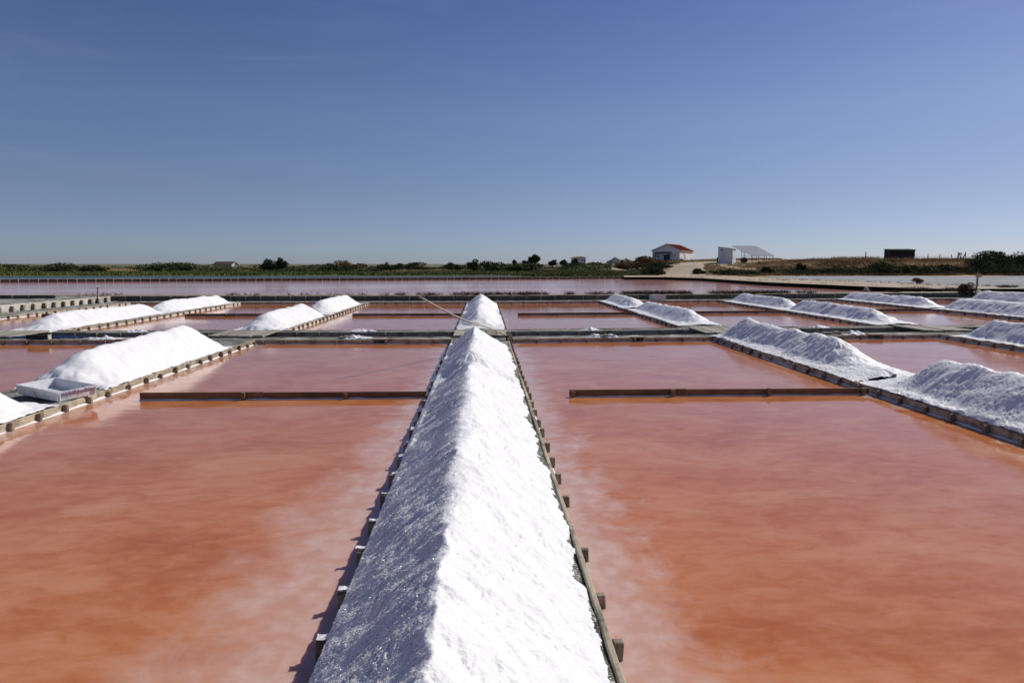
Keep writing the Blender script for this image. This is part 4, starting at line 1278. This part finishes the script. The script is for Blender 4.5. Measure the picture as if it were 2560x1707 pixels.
# white shed
D = 100.0
spos = atd(1829.5, D)
sz = zat(661.5, D)
t = thing('shed', (spos.x, spos.y, sz), 'narrow white shed with a slanting roof at the top of the track', 'shed', None, R(-32))
W_, L_ = 2.05, 2.6
mb = MB()
mb.add([(-W_, 0, -0.8), (0, 0, -0.8), (0, L_, -0.8), (-W_, L_, -0.8), (-W_, 0, 2.58), (0, 0, 2.30), (0, L_, 2.30), (-W_, L_, 2.58)], [(0, 1, 5, 4), (1, 2, 6, 5), (2, 3, 7, 6), (3, 0, 4, 7)])
M['white_wall'] = m_noisy('white_wall', [(0.3, (0.60, 0.60, 0.59)), (0.6, (0.74, 0.74, 0.735)), (0.8, (0.66, 0.63, 0.58))], 1.2, 0.9, 0.2, 0.01)
mb.build('wall', M['white_wall'], t)
mb = MB().add([(-W_ - 0.12, -0.12, 2.60), (0.12, -0.12, 2.29), (0.12, L_ + 0.12, 2.29), (-W_ - 0.12, L_ + 0.12, 2.60), (-W_ - 0.12, -0.12, 2.68), (0.12, -0.12, 2.37), (0.12, L_ + 0.12, 2.37), (-W_ - 0.12, L_ + 0.12, 2.68)],
              [(3, 2, 1, 0), (4, 5, 6, 7), (0, 1, 5, 4), (1, 2, 6, 5), (2, 3, 7, 6), (3, 0, 4, 7)])
mb.build('roof', M['frame'], t)
dr = MB().box(0.003, 0.06, 0.03, 2.3, -0.3, 1.98).build('door', M['white_wall'], t)
MB().box(0.061, 0.09, 0.25, 0.33, 0.85, 1.15).build('handle', M['steel'], dr)
MB().box(-1.62, -1.42, -0.05, -0.003, 2.05, 2.25).build('lamp', M['rust'], t)


def tank(label, px, D, z, r, L, rz):
    p = atd(px, D)
    t = thing('water_tank', (p.x, p.y, z), label, 'tank', 'black tanks beside the shed', rz)
    MB().bar((0, -L / 2, r), (0, L / 2, r), r, 20).build('drum', M['black'], t)
    for s in (-0.35, 0, 0.35): MB().bar((0, s * L - 0.03, r), (0, s * L + 0.03, r), r * 1.04, 20).build('hoop', M['dark'], t)
    return t


tank('black drum on the left of the white shed', 1799.5, 101.5, zat(657, 101.5), 0.40, 0.9, R(70))
tank('round black tank on the right of the white shed', 1859.5, 102, zat(657.5, 102), 0.41, 0.9, R(-5))

# panel canopy on thin posts
D0 = 106.0
t = thing('solar_canopy', (atd(1885, D0).x, D0, zat(655, D0)), 'canopy of tilted grey panels on thin posts right of the shed', 'solar panels')
o3 = t.location
tl, tr = atd(1828, D0 + 1.6, zat(616, D0 + 1.6)), atd(1889, D0 + 1.6, zat(616, D0 + 1.6))
bl, br = atd(1875, D0 - 1.6, zat(638.5, D0 - 1.6)), atd(1934, D0 - 1.6, zat(639, D0 - 1.6))


def pp(u, v): return (tl.lerp(tr, u)).lerp(bl.lerp(br, u), v)


nrm = (tr - tl).cross(bl - tl).normalized()
if nrm.z < 0: nrm = -nrm
for r_ in range(2):
    for q in range(4):
        u0, u1, v0, v1 = q / 4 + 0.006, (q + 1) / 4 - 0.006, r_ / 2 + 0.012, (r_ + 1) / 2 - 0.012
        cs = [pp(u0, v0), pp(u1, v0), pp(u1, v1), pp(u0, v1)]
        V = [c - o3 for c in cs] + [c - o3 + nrm * 0.05 for c in cs]
        link('solar_panel', mesh('solar_panel', V, [(0, 1, 2, 3), (7, 6, 5, 4), (0, 4, 5, 1), (1, 5, 6, 2), (2, 6, 7, 3), (3, 7, 4, 0)], M['panel']), t)
for v in (0.0, 0.5, 1.0): MB().bar(pp(0, v) - o3 + nrm * 0.03, pp(1, v) - o3 + nrm * 0.03, 0.05, 6).build('rail', M['frame'], t)
for (u, v) in ((0.02, 0.5), (0.5, 0.5), (0.98, 0.5), (0.05, 1), (0.35, 1), (0.68, 1), (0.97, 1), (0.3, 0.3), (0.8, 0.3)):
    q = pp(u, v)
    MB().bar(q - o3 - Vector((0, 0, 0.03)), (q.x - o3.x, q.y - o3.y, -0.8), 0.035, 6).build('post', M['steel'], t)
for (u, v) in ((0.02, 0.5), (0.35, 1)):
    q = pp(u, v)
    MB().bar(q - o3 - Vector((0, 0, 0.1)), q - o3 + Vector((0.9, 0, -0.9)), 0.025, 6).build('brace', M['steel'], t)
MB().bar(pp(0.02, 0.5) - o3 - Vector((0, 0, 0.85)), pp(0.97, 1.0) - o3 - Vector((0, 0, 0.12)), 0.03, 6).build('brace', M['steel'], t)

# dark hut and fence posts on the dry bank
D = 106.0
p = atd(2247, D)
t = thing('hut', (p.x, p.y, zat(649, D)), 'small dark flat-roofed wooden hut on the dry grass bank', 'hut', None, R(-8))
MB().add([(-1.85, -1.1, -0.4), (1.62, -1.1, -0.4), (1.62, 1.1, -0.4), (-1.85, 1.1, -0.4), (-1.85, -1.1, 1.48), (1.85, -1.1, 1.45), (1.85, 1.1, 1.62), (-1.85, 1.1, 1.60)],
         [(0, 1, 5, 4), (1, 2, 6, 5), (2, 3, 7, 6), (3, 0, 4, 7)]).build('wall', M['dark'], t)
MB().add([(-1.95, -1.2, 1.49), (1.95, -1.2, 1.46), (1.95, 1.2, 1.66), (-1.95, 1.2, 1.64), (-1.95, -1.2, 1.56), (1.95, -1.2, 1.53), (1.95, 1.2, 1.73), (-1.95, 1.2, 1.71)],
         [(3, 2, 1, 0), (4, 5, 6, 7), (0, 1, 5, 4), (1, 2, 6, 5), (2, 3, 7, 6), (3, 0, 4, 7)]).build('roof', M['netting'], t)
for q in range(6): MB().box(-1.75 + q * 0.58, -1.71 + q * 0.58, -1.125, -1.102, -0.3, 1.42).build('batten', M['black'], t)
for px, yt, yb, wd, lb in ((2163.5, 629, 648, 0.09, 'thick dark post in the dry grass left of the hut'), (2286, 634, 648, 0.06, 'thin fence post just right of the hut'), (2318.5, 633.5, 648, 0.06, 'second thin fence post right of the hut'),
                           (2348, 634, 648, 0.06, 'third thin fence post right of the hut'), (2377, 635, 648, 0.06, 'thin fence post beside the tangled frame')):
    D = 105.5
    p = atd(px, D)
    t = thing('fence_post', (p.x, p.y, zat(yb, D) - 0.3), lb, 'post', 'fence posts on the dry bank')
    MB().bar((0, 0, 0), (rng.uniform(-0.05, 0.05), 0, (yb - yt) / FPX * D + 0.3), wd, 7, wd * 0.8).build('post', M['bark'], t)
    MB().box(-wd * 1.3, wd * 1.3, -wd * 1.2, wd * 1.2, 0.2, 0.24).build('wire_tie', M['steel'], t)
t = thing('fence_wire', (atd(2286, 105.5).x, 105.5, zat(638, 105.5)), 'slack wire between the thin fence posts', 'wire')
for za in (0.0, -0.25):
    MB().bar((0, 0, za), (atd(2377, 105.5).x - t.location.x, 0, za - 0.05), 0.008, 5).build('strand', M['steel'], t)
D = 104.0
p = atd(2402, D)
t = thing('timber_frame', (p.x, p.y, zat(648, D)), 'tangled frame of broken dark timbers on the dry bank', 'timber frame')
for (x0, z0, x1, z1) in ((-0.65, -0.2, -0.55, 1.12), (-0.35, 0.2, -0.42, 1.0), (-0.15, -0.2, -0.22, 0.95), (0.08, -0.2, 0.02, 1.05), (0.35, 0.1, 0.58, 0.9), (0.68, -0.2, 0.60, 1.14), (-0.5, 0.92, 0.1, 0.80), (0.1, 0.05, 0.62, 0.72), (-1.2, 0.1, 0.4, 0.18)):
    MB().bar((x0, rng.uniform(-0.2, 0.2), z0), (x1, rng.uniform(-0.2, 0.2), z1), 0.055, 6).build('timber', M['dark'], t)
D = 101.0
pa, pb = atd(1970, D), atd(2164, D)
t = thing('dark_low_wall', (pa.x, pa.y, zat(656, D)), 'long low dark beam wall in the dry grass between shed and hut', 'wall')
nb = 8
for q in range(nb):
    MB().box((pb.x - pa.x) * q / nb, (pb.x - pa.x) * (q + 1) / nb - 0.03, -0.1, 0.1, -0.3, 0.34 + rng.uniform(-0.04, 0.04)).build('beam', M['dark'], t)

# distant houses
D = 330.0
p = atd(1464, D)
t = thing('house', (p.x, p.y, zat(660, D)), 'far white house with a red roof behind dark trees, centre right', 'house', None, R(12))
building(t, 4.6, 8, 3.0, 3.55, 0.4, mat_wall='white_wall')
for (x, z0, z1) in ((-1.6, 1.4, 2.3), (-0.5, 0.6, 2.4)): MB().box(x - 0.25, x + 0.25, -0.06, 0.03, z0, z1).build('window', M['glass'], t)
D = 300.0
p = atd(596, D)
t = thing('house', (p.x, p.y, zat(666.5, D) - 0.4), 'far low house with a long brown roof in the scrub at left', 'house', None, R(68))
building(t, 4.2, 9.8, 1.2, 2.45, 0.4, mat_wall='white_wall', mat_roof='rust')
MB().box(-2.4, -1.7, -0.06, 0.03, 0.5, 1.2).build('window', M['glass'], t)
D = 240.0
p = atd(967, D)
t = thing('hut', (p.x, p.y, zat(664, D) - 0.4), 'tiny dark tower-like hut above the left scrub', 'hut')
MB().box(-0.5, 0.5, -0.5, 0.5, 0, 1.42).build('wall', M['rust'], t)
MB().box(-0.6, 0.6, -0.6, 0.6, 1.42, 1.52).build('roof', M['dark'], t)

# salt stores under nets, with rubble
for q, (px, D, pk, wd, lb) in enumerate(((1538, 172, 644, 4.2, 'left of two net-covered salt stores behind the marsh'), (1566, 166, 646, 3.6, 'right of two net-covered salt stores, its white side showing'))):
    p = atd(px, D)
    zb = zat(665, D) - 0.3
    hh = zat(pk, D) - zb
    n = 28
    xs = np.linspace(-1, 1, n); Xh, Yh = np.meshgrid(xs, xs)
    r = np.sqrt(Xh ** 2 + Yh ** 2)
    Z = hh * np.maximum(0, 1 - r) ** 0.85 * (1 + 0.25 * fbm(Xh * 3 + q * 4, Yh * 3, 180 + q)) - 0.05
    ii = np.arange(n * n).reshape(n, n)
    Qd = np.stack([ii[:-1, :-1], ii[:-1, 1:], ii[1:, 1:], ii[1:, :-1]], -1).reshape(-1, 4)
    t = thing('covered_salt_heap', (p.x, p.y, zb), lb, 'salt heap', 'net-covered salt stores')
    V = np.stack([Xh * wd, Yh * wd, Z], -1).reshape(-1, 3)
    link('salt', npmesh('salt', V, Qd, M['rubble']), t)
    Z2 = Z + 0.06
    V2 = np.stack([Xh * wd, Yh * wd, Z2], -1).reshape(-1, 3)
    cen = V2[Qd].mean(1)
    kp = (fbm(cen[:, 0] * 0.5 + 3 + q, cen[:, 1] * 0.5, 190 + q, 3) + (cen[:, 2] - hh * 0.42) * 0.55 > 0.0) & (cen[:, 2] > 0.15)
    link('net', npmesh('net', V2, Qd[kp], M['netting']), t)
t = thing('rubble_pile', (atd(1528, 150).x, 150, zat(668, 150)), 'pale rubble and scraps in front of the covered salt stores', 'rubble')
rb = random.Random(4)
for q in range(46):
    bm = bmesh.new(); bmesh.ops.create_icosphere(bm, subdivisions=1, radius=rb.uniform(0.10, 0.32))
    for v in bm.verts: v.co = Vector((v.co.x * rb.uniform(0.8, 1.4), v.co.y, v.co.z * rb.uniform(0.5, 0.9)))
    me = bpy.data.meshes.new('scrap'); bm.to_mesh(me); bm.free(); me.materials.append(M['rubble'] if rb.random() < 0.75 else M['dark'])
    xx = rb.gauss(0, 2.2)
    link('scrap', me, t, (xx, rb.uniform(-1.2, 1.2), rb.uniform(0, 0.9) * max(0.15, 1 - abs(xx) / 4)), (rb.random(), rb.random(), rb.random() * 6))

# ------------------------------------------------------------------ vegetation
def leaf_cloud(n, rx, ry, h, size, seed, clumps=14, up=0.5, flat=0.0, aspect=2.2):
    """triangular leaf sprays spread through lumps of a crown whose foot is at z = 0"""
    r = np.random.default_rng(seed)
    c = r.normal(size=(clumps, 3)); c /= np.linalg.norm(c, axis=1)[:, None]
    c *= r.uniform(0.3, 0.82, (clumps, 1))
    c = np.c_[c[:, 0] * rx, c[:, 1] * ry, h * (0.16 + 0.80 * np.abs(c[:, 2]) * r.uniform(0.8, 1.15, clumps))]
    rad = r.uniform(0.20, 0.42, clumps)
    k = r.integers(0, clumps, n)
    d = r.normal(size=(n, 3)); d /= np.linalg.norm(d, axis=1)[:, None]
    d *= (r.uniform(0.35, 1.0, (n, 1))) ** 0.5
    P = c[k] + d * rad[k][:, None] * np.array([rx, ry, h * 0.55])
    P[:, 2] = np.maximum(P[:, 2], 0.01)
    dirv = d * [1, 1, 0.7] + r.normal(size=(n, 3)) * 0.5 + [0, 0, up]
    dirv /= np.linalg.norm(dirv, axis=1)[:, None]
    side = np.cross(dirv, r.normal(size=(n, 3))); side /= np.linalg.norm(side, axis=1)[:, None]
    s = size * r.uniform(0.6, 1.4, (n, 1))
    A = P - side * s / aspect; B = P + side * s / aspect; T = P + dirv * s * 1.5
    V = np.stack([A, B, T], 1).reshape(-1, 3)
    return V, np.arange(3 * n).reshape(-1, 3)


PROTO = {}


def bush_mesh(key, n, rx, h, size, mat, seed, **kw):
    if key not in PROTO:
        V, F = leaf_cloud(n, rx, rx * 0.8, h, size, seed, **kw)
        PROTO[key] = npmesh('crown', V, F, M[mat], False)
    return PROTO[key]


def stem_mesh(key, rx, h, n=5):
    k = 'stem' + key
    if k not in PROTO:
        mb = MB()
        r = random.Random(hash(key) % 1000)
        for q in range(n):
            a = r.uniform(0, 6.28)
            mb.bar((0, 0, -0.3), (math.cos(a) * rx * 0.6, math.sin(a) * rx * 0.5, h * r.uniform(0.4, 0.75)), 0.04 * h * 0.5, 5, 0.01 * h)
        PROTO[k] = mesh('stem', mb.v, mb.f, M['bark'])
    return PROTO[k]


def bush(name, label, cat, loc, key, n, rx, h, size, mat, seed, rz=0.0, group=None, trunk=None, **kw):
    t = thing(name, loc, label, cat, group, rz)
    link('crown', bush_mesh(key, n, rx, h, size, mat, seed, **kw), t)
    link('trunk' if trunk else 'stem', stem_mesh(key, rx, h), t)
    return t


def tree(label, px, D, top, base, wpx, mat, seed, n=1500, name='tree', group='trees on the skyline', trunk_frac=0.3, clumps=16):
    p = atd(px, D)
    zb, zt = zat(base, D), zat(top, D)
    h = zt - zb
    rx = wpx / 2 / FPX * D
    t = thing(name, (p.x, p.y, zb), label, 'tree', group)
    V, F = leaf_cloud(n, rx * 0.8, rx * 0.7, h * (1 - trunk_frac), max(0.14, D / 683 * 0.9), seed, clumps=clumps, up=0.2, aspect=1.6)
    V[:, 2] += h * trunk_frac * 0.9
    link('crown', npmesh('crown', V, F, M[mat], False), t)
    mb = MB().bar((0, 0, -0.5), (0.05 * h, 0, h * 0.55), 0.05 * h, 7, 0.028 * h)
    r = random.Random(seed)
    for q in range(5):
        a = r.uniform(0, 6.28)
        mb.bar((0.03 * h, 0, h * r.uniform(0.25, 0.5)), (math.cos(a) * rx * 0.6, math.sin(a) * rx * 0.5, h * r.uniform(0.6, 0.85)), 0.024 * h, 5, 0.008 * h)
    mb.build('trunk', M['bark'], t)


tree('tallest dark round tree on the skyline, left of the far white house', 1337, 300, 634.5, 664, 44, 'leaf_dark', 5, 2600, clumps=22, trunk_frac=0.15)
tree('low dark tree directly right of the tallest skyline tree', 1381, 310, 650.5, 665, 34, 'leaf_dark', 6, 1200, trunk_frac=0.1)
tree('dark round tree left of the far white house', 1411, 305, 645.5, 665, 28, 'leaf_dark', 7, 1200, trunk_frac=0.1)
tree('dark tree half hiding the far white house', 1437, 300, 645, 663, 26, 'leaf_dark', 8, 1000, trunk_frac=0.1)
tree('small dark tree at the left of the skyline tree group', 1286, 320, 649, 662, 16, 'leaf_dark', 9, 600, trunk_frac=0.12)
tree('low dark tree clump left of the tallest skyline tree', 1312, 315, 651, 664, 22, 'leaf_dark', 10, 700, trunk_frac=0.1)
tree('small dark round tree alone above the left scrub', 1000, 320, 657.5, 667, 17, 'leaf_dark', 11, 500, trunk_frac=0.2)
for q, (px, tp, wp, lb) in enumerate(((2507, 637, 22, 'far bluish tree between the two big right bushes, left one'), (2524, 638.5, 16, 'far bluish tree between the two big right bushes, right one'))):
    tree(lb, px, 480, tp, 655, wp, 'leaf_dark', 15 + q, 600, trunk_frac=0.1)


def gb(label, px, D, top, wpx, mat, seed, n=900, base=None, name='bush', group='bushes on the far shore', **kw):
    p = atd(px, D)
    zb = gz(p.x, p.y) - 0.05 if base is None else zat(base, D)
    h = max(0.4, zat(top, D) - zb) * (1.30 if group == 'bushes on the far shore' else 1.15)
    rx = wpx / 2 / FPX * D * (1.55 if group == 'bushes on the far shore' else 1.3)
    V, F = leaf_cloud(int(n * 2.0), rx, rx * 0.7, h, max(0.05, D / 683 * 0.95), seed, **kw)
    t = thing(name, (p.x, p.y, zb), label, 'bush', group)
    link('crown', npmesh('crown', V, F, M[mat], False), t)
    link('stem', stem_mesh('s%d' % (seed % 4), 1.0, 1.0), t, (0, 0, 0), (0, 0, 0), (rx * 0.6, rx * 0.6, h * 0.8))


gb('wide olive bush with feathery top, left third of the far shore', 420, 130, 656, 110, 'leaf_green', 201, 2600, clumps=26)
gb('paired feathery round bushes, left one, beyond the far low house', 672, 140, 649.5, 36, 'leaf_green', 202, 1200)
gb('paired feathery round bushes, right one, beyond the far low house', 703, 140, 651.5, 28, 'leaf_green', 203, 1000)
gb('bushy green hump on the far shore at far left', 145, 128, 661, 70, 'leaf_olive', 204, 1500)
gb('dark low bush right of the far left hump', 230, 130, 664, 60, 'leaf_olive', 205, 1200)
gb('brown-topped wide bush on the far shore, left of the tiny dark hut', 860, 140, 655, 78, 'leaf_rust', 206, 1800, clumps=22)
gb('dark green bush below the brown-topped wide bush', 835, 136, 662, 60, 'leaf_green', 207, 1200)
gb('dark green bush below the tiny dark hut', 968, 138, 660, 58, 'leaf_green', 208, 1200)
gb('low green bush below the lone small round tree', 1040, 140, 661, 56, 'leaf_olive', 209, 1200)
gb('low bush with ragged top left of the long hedge', 1135, 140, 660, 40, 'leaf_green', 210, 900)
gb('pointed bush at the left end of the long hedge', 1185, 142, 652.5, 26, 'leaf_olive', 211, 900)
gb('long green hedge-like bush before the skyline trees, left part', 1235, 135, 655, 70, 'leaf_olive', 212, 2000, clumps=22)
gb('long green hedge-like bush before the skyline trees, right part', 1310, 132, 657, 90, 'leaf_olive', 213, 2200, clumps=24)
gb('low rounded bush below the far white house', 1430, 138, 657, 76, 'leaf_olive', 214, 1600)
gb('olive bush left of the covered salt stores', 1488, 150, 652, 36, 'leaf_olive', 215, 1000)
gb('rusty dry shrub hump left of the white house', 1600, 106, 643.5, 66, 'leaf_rust', 216, 2400, clumps=24)
gb('rusty dry shrub below the covered salt stores', 1565, 108, 655, 54, 'leaf_rust', 217, 1500)
gb('dry shrub at the left foot of the white house', 1655, 104, 650, 60, 'leaf_rust', 218, 1600)
gb('green bush left of the climbing track', 1650, 94, 658, 56, 'leaf_green', 219, 1600)
gb('dark green bush at the reservoir corner below the house', 1628, 85, 669, 50, 'leaf_dark', 220, 1500)
gb('yellowish dry tuft beside the climbing track', 1683, 98, 660, 26, 'leaf_dry', 221, 700)
gb('round green bush in the bend of the track, below the shed', 1752, 86, 672, 32, 'leaf_green', 222, 1200, group='bushes on the dry bank')
gb('low olive scrub right of the bush in the bend', 1800, 87, 675, 60, 'leaf_olive', 223, 1200, group='bushes on the dry bank')
gb('dark bush below the panel canopy', 1918, 87, 667, 34, 'leaf_dark', 224, 1000, group='bushes on the dry bank')
gb('low green bush left of the bush below the canopy', 1868, 86, 678, 44, 'leaf_green', 225, 1000, group='bushes on the dry bank')
gb('tall dark bush below the low dark wall', 2003, 87, 658.5, 26, 'leaf_dark', 226, 900, group='bushes on the dry bank')
gb('olive bush between the tall dark bush and the big round one', 2070, 87, 672, 56, 'leaf_olive', 227, 1300, group='bushes on the dry bank')
gb('big round green bush below the dark hut', 2205, 87, 651, 110, 'leaf_olive', 228, 3600, clumps=30, group='bushes on the dry bank')
gb('dark bush right of the big round one below the hut', 2280, 87, 665, 60, 'leaf_green', 229, 1500, group='bushes on the dry bank')
gb('dark scrub below the thin fence posts', 2350, 88, 664, 80, 'leaf_dark', 230, 1800, group='bushes on the dry bank')
gb('tallest big olive bush at right, with wispy top', 2470, 90, 627.5, 120, 'leaf_olive', 231, 4600, clumps=34, group='bushes on the dry bank')
gb('green skirt of bushes below the tallest right bush', 2420, 87, 668, 110, 'leaf_olive', 232, 2200, group='bushes on the dry bank')
gb('big dark bush cut off by the right picture edge', 2560, 92, 634, 90, 'leaf_green', 233, 3200, clumps=28, group='bushes on the dry bank')
gb('dark bush beneath the sign post', 2418, 34.6, 708, 50, 'twig', 234, 1500, base=743, group='bushes by the track', clumps=20, up=0.9, aspect=3.5)
gb('small brown bush on the edge of the salt flat', 2297, 47.5, 696.5, 26, 'leaf_rust', 235, 700, base=710, group='bushes by the track', up=0.9, aspect=3.0)

# ---- uncountable growth
def blades(name, P, hgt, wid, mat, seed, label, lean=0.35, per=3):
    r = np.random.default_rng(seed)
    P = np.repeat(P, per, 0)
    n = len(P)
    P = P + np.c_[r.normal(size=(n, 2)) * hgt * 0.45, np.zeros(n)]
    a = r.uniform(0, 2 * np.pi, n)
    s = np.c_[np.cos(a), np.sin(a), np.zeros(n)] * (wid * r.uniform(0.5, 1.3, n))[:, None]
    d = np.c_[r.normal(size=(n, 2)) * lean, np.ones(n)] * (hgt * r.uniform(0.45, 1.35, n))[:, None]
    V = np.stack([P - s, P + s, P + d], 1).reshape(-1, 3)
    o = link(name, npmesh(name, V, np.arange(3 * n).reshape(-1, 3), M[mat], False))
    return tag(o, label, kind='stuff')


r = np.random.default_rng(77)
# marsh plants across the lagoon
n = 26000
D = 96 + 60 * r.random(n) ** 1.3
px = r.uniform(-60, 1650, n)
dirx = (px - VPX) / FPX
Xm, Ym = dirx * D, D
k = (Xm < 17 + (Ym - 84) * 0.17 - 1) & (Ym > 95 - 13 * sst(Xm, 4, 16) + 0.5 * noise2(Xm * 0.2, Ym * 0, 41))
Zm = ground_z(Xm, Ym)
hv = fbm(Xm * 0.12, Ym * 0.12, 42, 2)
k &= hv > -0.75
blades('marsh_plants', np.c_[Xm, Ym, Zm - 0.03][k], 0.26, 0.11, 'leaf_marsh', 78, 'green marsh plants covering the far shore', 0.5)
# nearer strip of marsh at the right part of the shore
n = 9000
D = 80 + 18 * r.random(n); px = r.uniform(1280, 1640, n)
Xm, Ym = (px - VPX) / FPX * D, D
k = Ym > 95 - 13 * sst(Xm, 4, 16) + 0.4
blades('marsh_plants', np.c_[Xm, Ym, ground_z(Xm, Ym) - 0.03][k], 0.30, 0.10, 'leaf_marsh', 79, 'green marsh plants behind the right end of the reservoir edge', 0.5)
# scrub mass behind
n = 42000
D = 132 + 90 * r.random(n) ** 1.4; px = r.uniform(-80, 1560, n)
Xm, Ym = (px - VPX) / FPX * D, D
hv = fbm(Xm * 0.05, Ym * 0.03, 44, 3)
k = hv > -0.15
Hl = 1.5 * np.clip(0.25 + fbm(Xm * 0.10, Ym * 0.03, 47, 3), 0, 1)
blades('far_scrub', np.c_[Xm, Ym, ground_z(Xm, Ym) - 0.05 + Hl * r.random(n)][k], 0.26, 0.13, 'leaf_olive', 80, 'low olive scrub reading as one band behind the marsh', 0.6)
k2 = ~k
blades('far_dry_grass', np.c_[Xm, Ym, ground_z(Xm, Ym) - 0.05][k2], 0.40, 0.08, 'leaf_dry', 81, 'pale dry grass between the far scrub', 0.4)
# dry grass of the bank on the right
n = 42000
D = 84.5 + 26 * r.random(n) ** 1.15; px = r.uniform(1640, 2680, n)
Xm, Ym = (px - VPX) / FPX * D, D
Xb = 17.0 + (Ym - 84.0) * 0.17
cx = np.interp(Ym, [c[1] for c in cl], [c[0] for c in cl]); cwid = np.interp(Ym, [c[1] for c in cl], [c[2] for c in cl])
k = (Xm > Xb - 6) & (np.abs(Xm - cx) > cwid + 0.3) & ~((np.abs(Xm - spos.x + 2.2) < 2.6) & (np.abs(Ym - spos.y + 2.2) < 3.2))
hv = fbm(Xm * 0.25, Ym * 0.25, 45, 3)
kk = k & (hv > -0.25)
blades('dry_grass', np.c_[Xm, Ym, ground_z(Xm, Ym) - 0.03][kk], 0.27, 0.045, 'leaf_dry', 82, 'dry straw-coloured grass on the right bank', 0.45, 2)
kk = k & (hv <= 0.05) & (px > 1900)
blades('rusty_grass', np.c_[Xm, Ym, ground_z(Xm, Ym) - 0.03][kk], 0.34, 0.05, 'leaf_rust', 83, 'rust-brown dry weeds on the right bank', 0.4, 2)
n = 9000
D = 85.0 + 3.4 * r.random(n); px = np.concatenate([r.uniform(1990, 2700, n * 2 // 3), r.uniform(1780, 2100, n - n * 2 // 3)])
Xm, Ym = (px - VPX) / FPX * D, D
Hl = np.clip(0.55 + 1.1 * fbm(Xm * 0.35, Ym * 0.1, 48, 3), 0, 1.6) * (0.45 + 0.55 * sst(px, 2050, 2200))
kk = Hl > 0.08
blades('bank_scrub', np.c_[Xm, Ym, ground_z(Xm, Ym) - 0.03 + Hl * r.random(n)][kk], 0.20, 0.09, 'leaf_olive', 88, 'dark olive scrub along the foot of the right bank', 0.5)
n = 2600
D = 100 + 6 * r.random(n); px = np.concatenate([r.uniform(2090, 2215, n // 2), r.uniform(1960, 2640, n // 2)])
Xm, Ym = (px - VPX) / FPX * D, D
blades('tall_straw', np.c_[Xm, Ym, ground_z(Xm, Ym) - 0.03], 0.62, 0.03, 'leaf_dry', 84, 'tall straw standing along the crest of the right bank', 0.3, 2)
n = 3000
D = 130 + 26 * r.random(n); px = r.uniform(1700, 1960, n)
Xm, Ym = (px - VPX) / FPX * D, D
blades('mound_grass', np.c_[Xm, Ym, ground_z(Xm, Ym) - 0.03], 0.30, 0.07, 'leaf_dry', 86, 'dry grass between the white house and the shed', 0.4, 3)
# dark samphire twigs along the bank top
pts = []
for (a, b, m) in ((985, 1010, 14), (1040, 1100, 30), (1130, 1290, 120), (1290, 1370, 90), (1420, 1440, 16), (1478, 1540, 40), (1566, 1672, 170), (1674, 1742, 110), (1800, 1850, 60), (1850, 1905, 70), (1905, 2010, 120), (2030, 2080, 30), (2300, 2312, 10), (560, 660, 14), (180, 320, 14), (720, 980, 26)):
    for q in range(m):
        x = atd(rng.uniform(a, b), 33.0).x
        y = 32.6 + rng.random() * 0.9
        pts.append((x, y + g(x, 33.0), BANK_Z - 0.01))
blades('samphire_twigs', np.array(pts), 0.17, 0.017, 'twig', 85, 'dark twiggy samphire along the top of the grey wall', 0.9, 6)
pts = []
for (a, b, py, m) in ((2255, 2310, 722, 40), (2310, 2330, 723, 14), (2355, 2400, 724, 60), (1660, 1760, 693, 30), (1850, 1960, 700, 20), (2495, 2540, 718, 60), (1950, 2250, 699, 60), (2250, 2560, 714, 60)):
    for q in range(m):
        u = rng.random()
        p = at(a + (b - a) * u, py + rng.uniform(-1, 1) + (0 if py != 699 else u * 8) + (0 if py != 714 else u * 7 - 4), 0.40)
        pts.append((p.x, p.y, 0.39))
blades('track_weeds', np.array(pts), 0.13, 0.015, 'twig', 87, 'small dark weeds scattered along the sandy track', 0.9, 6)
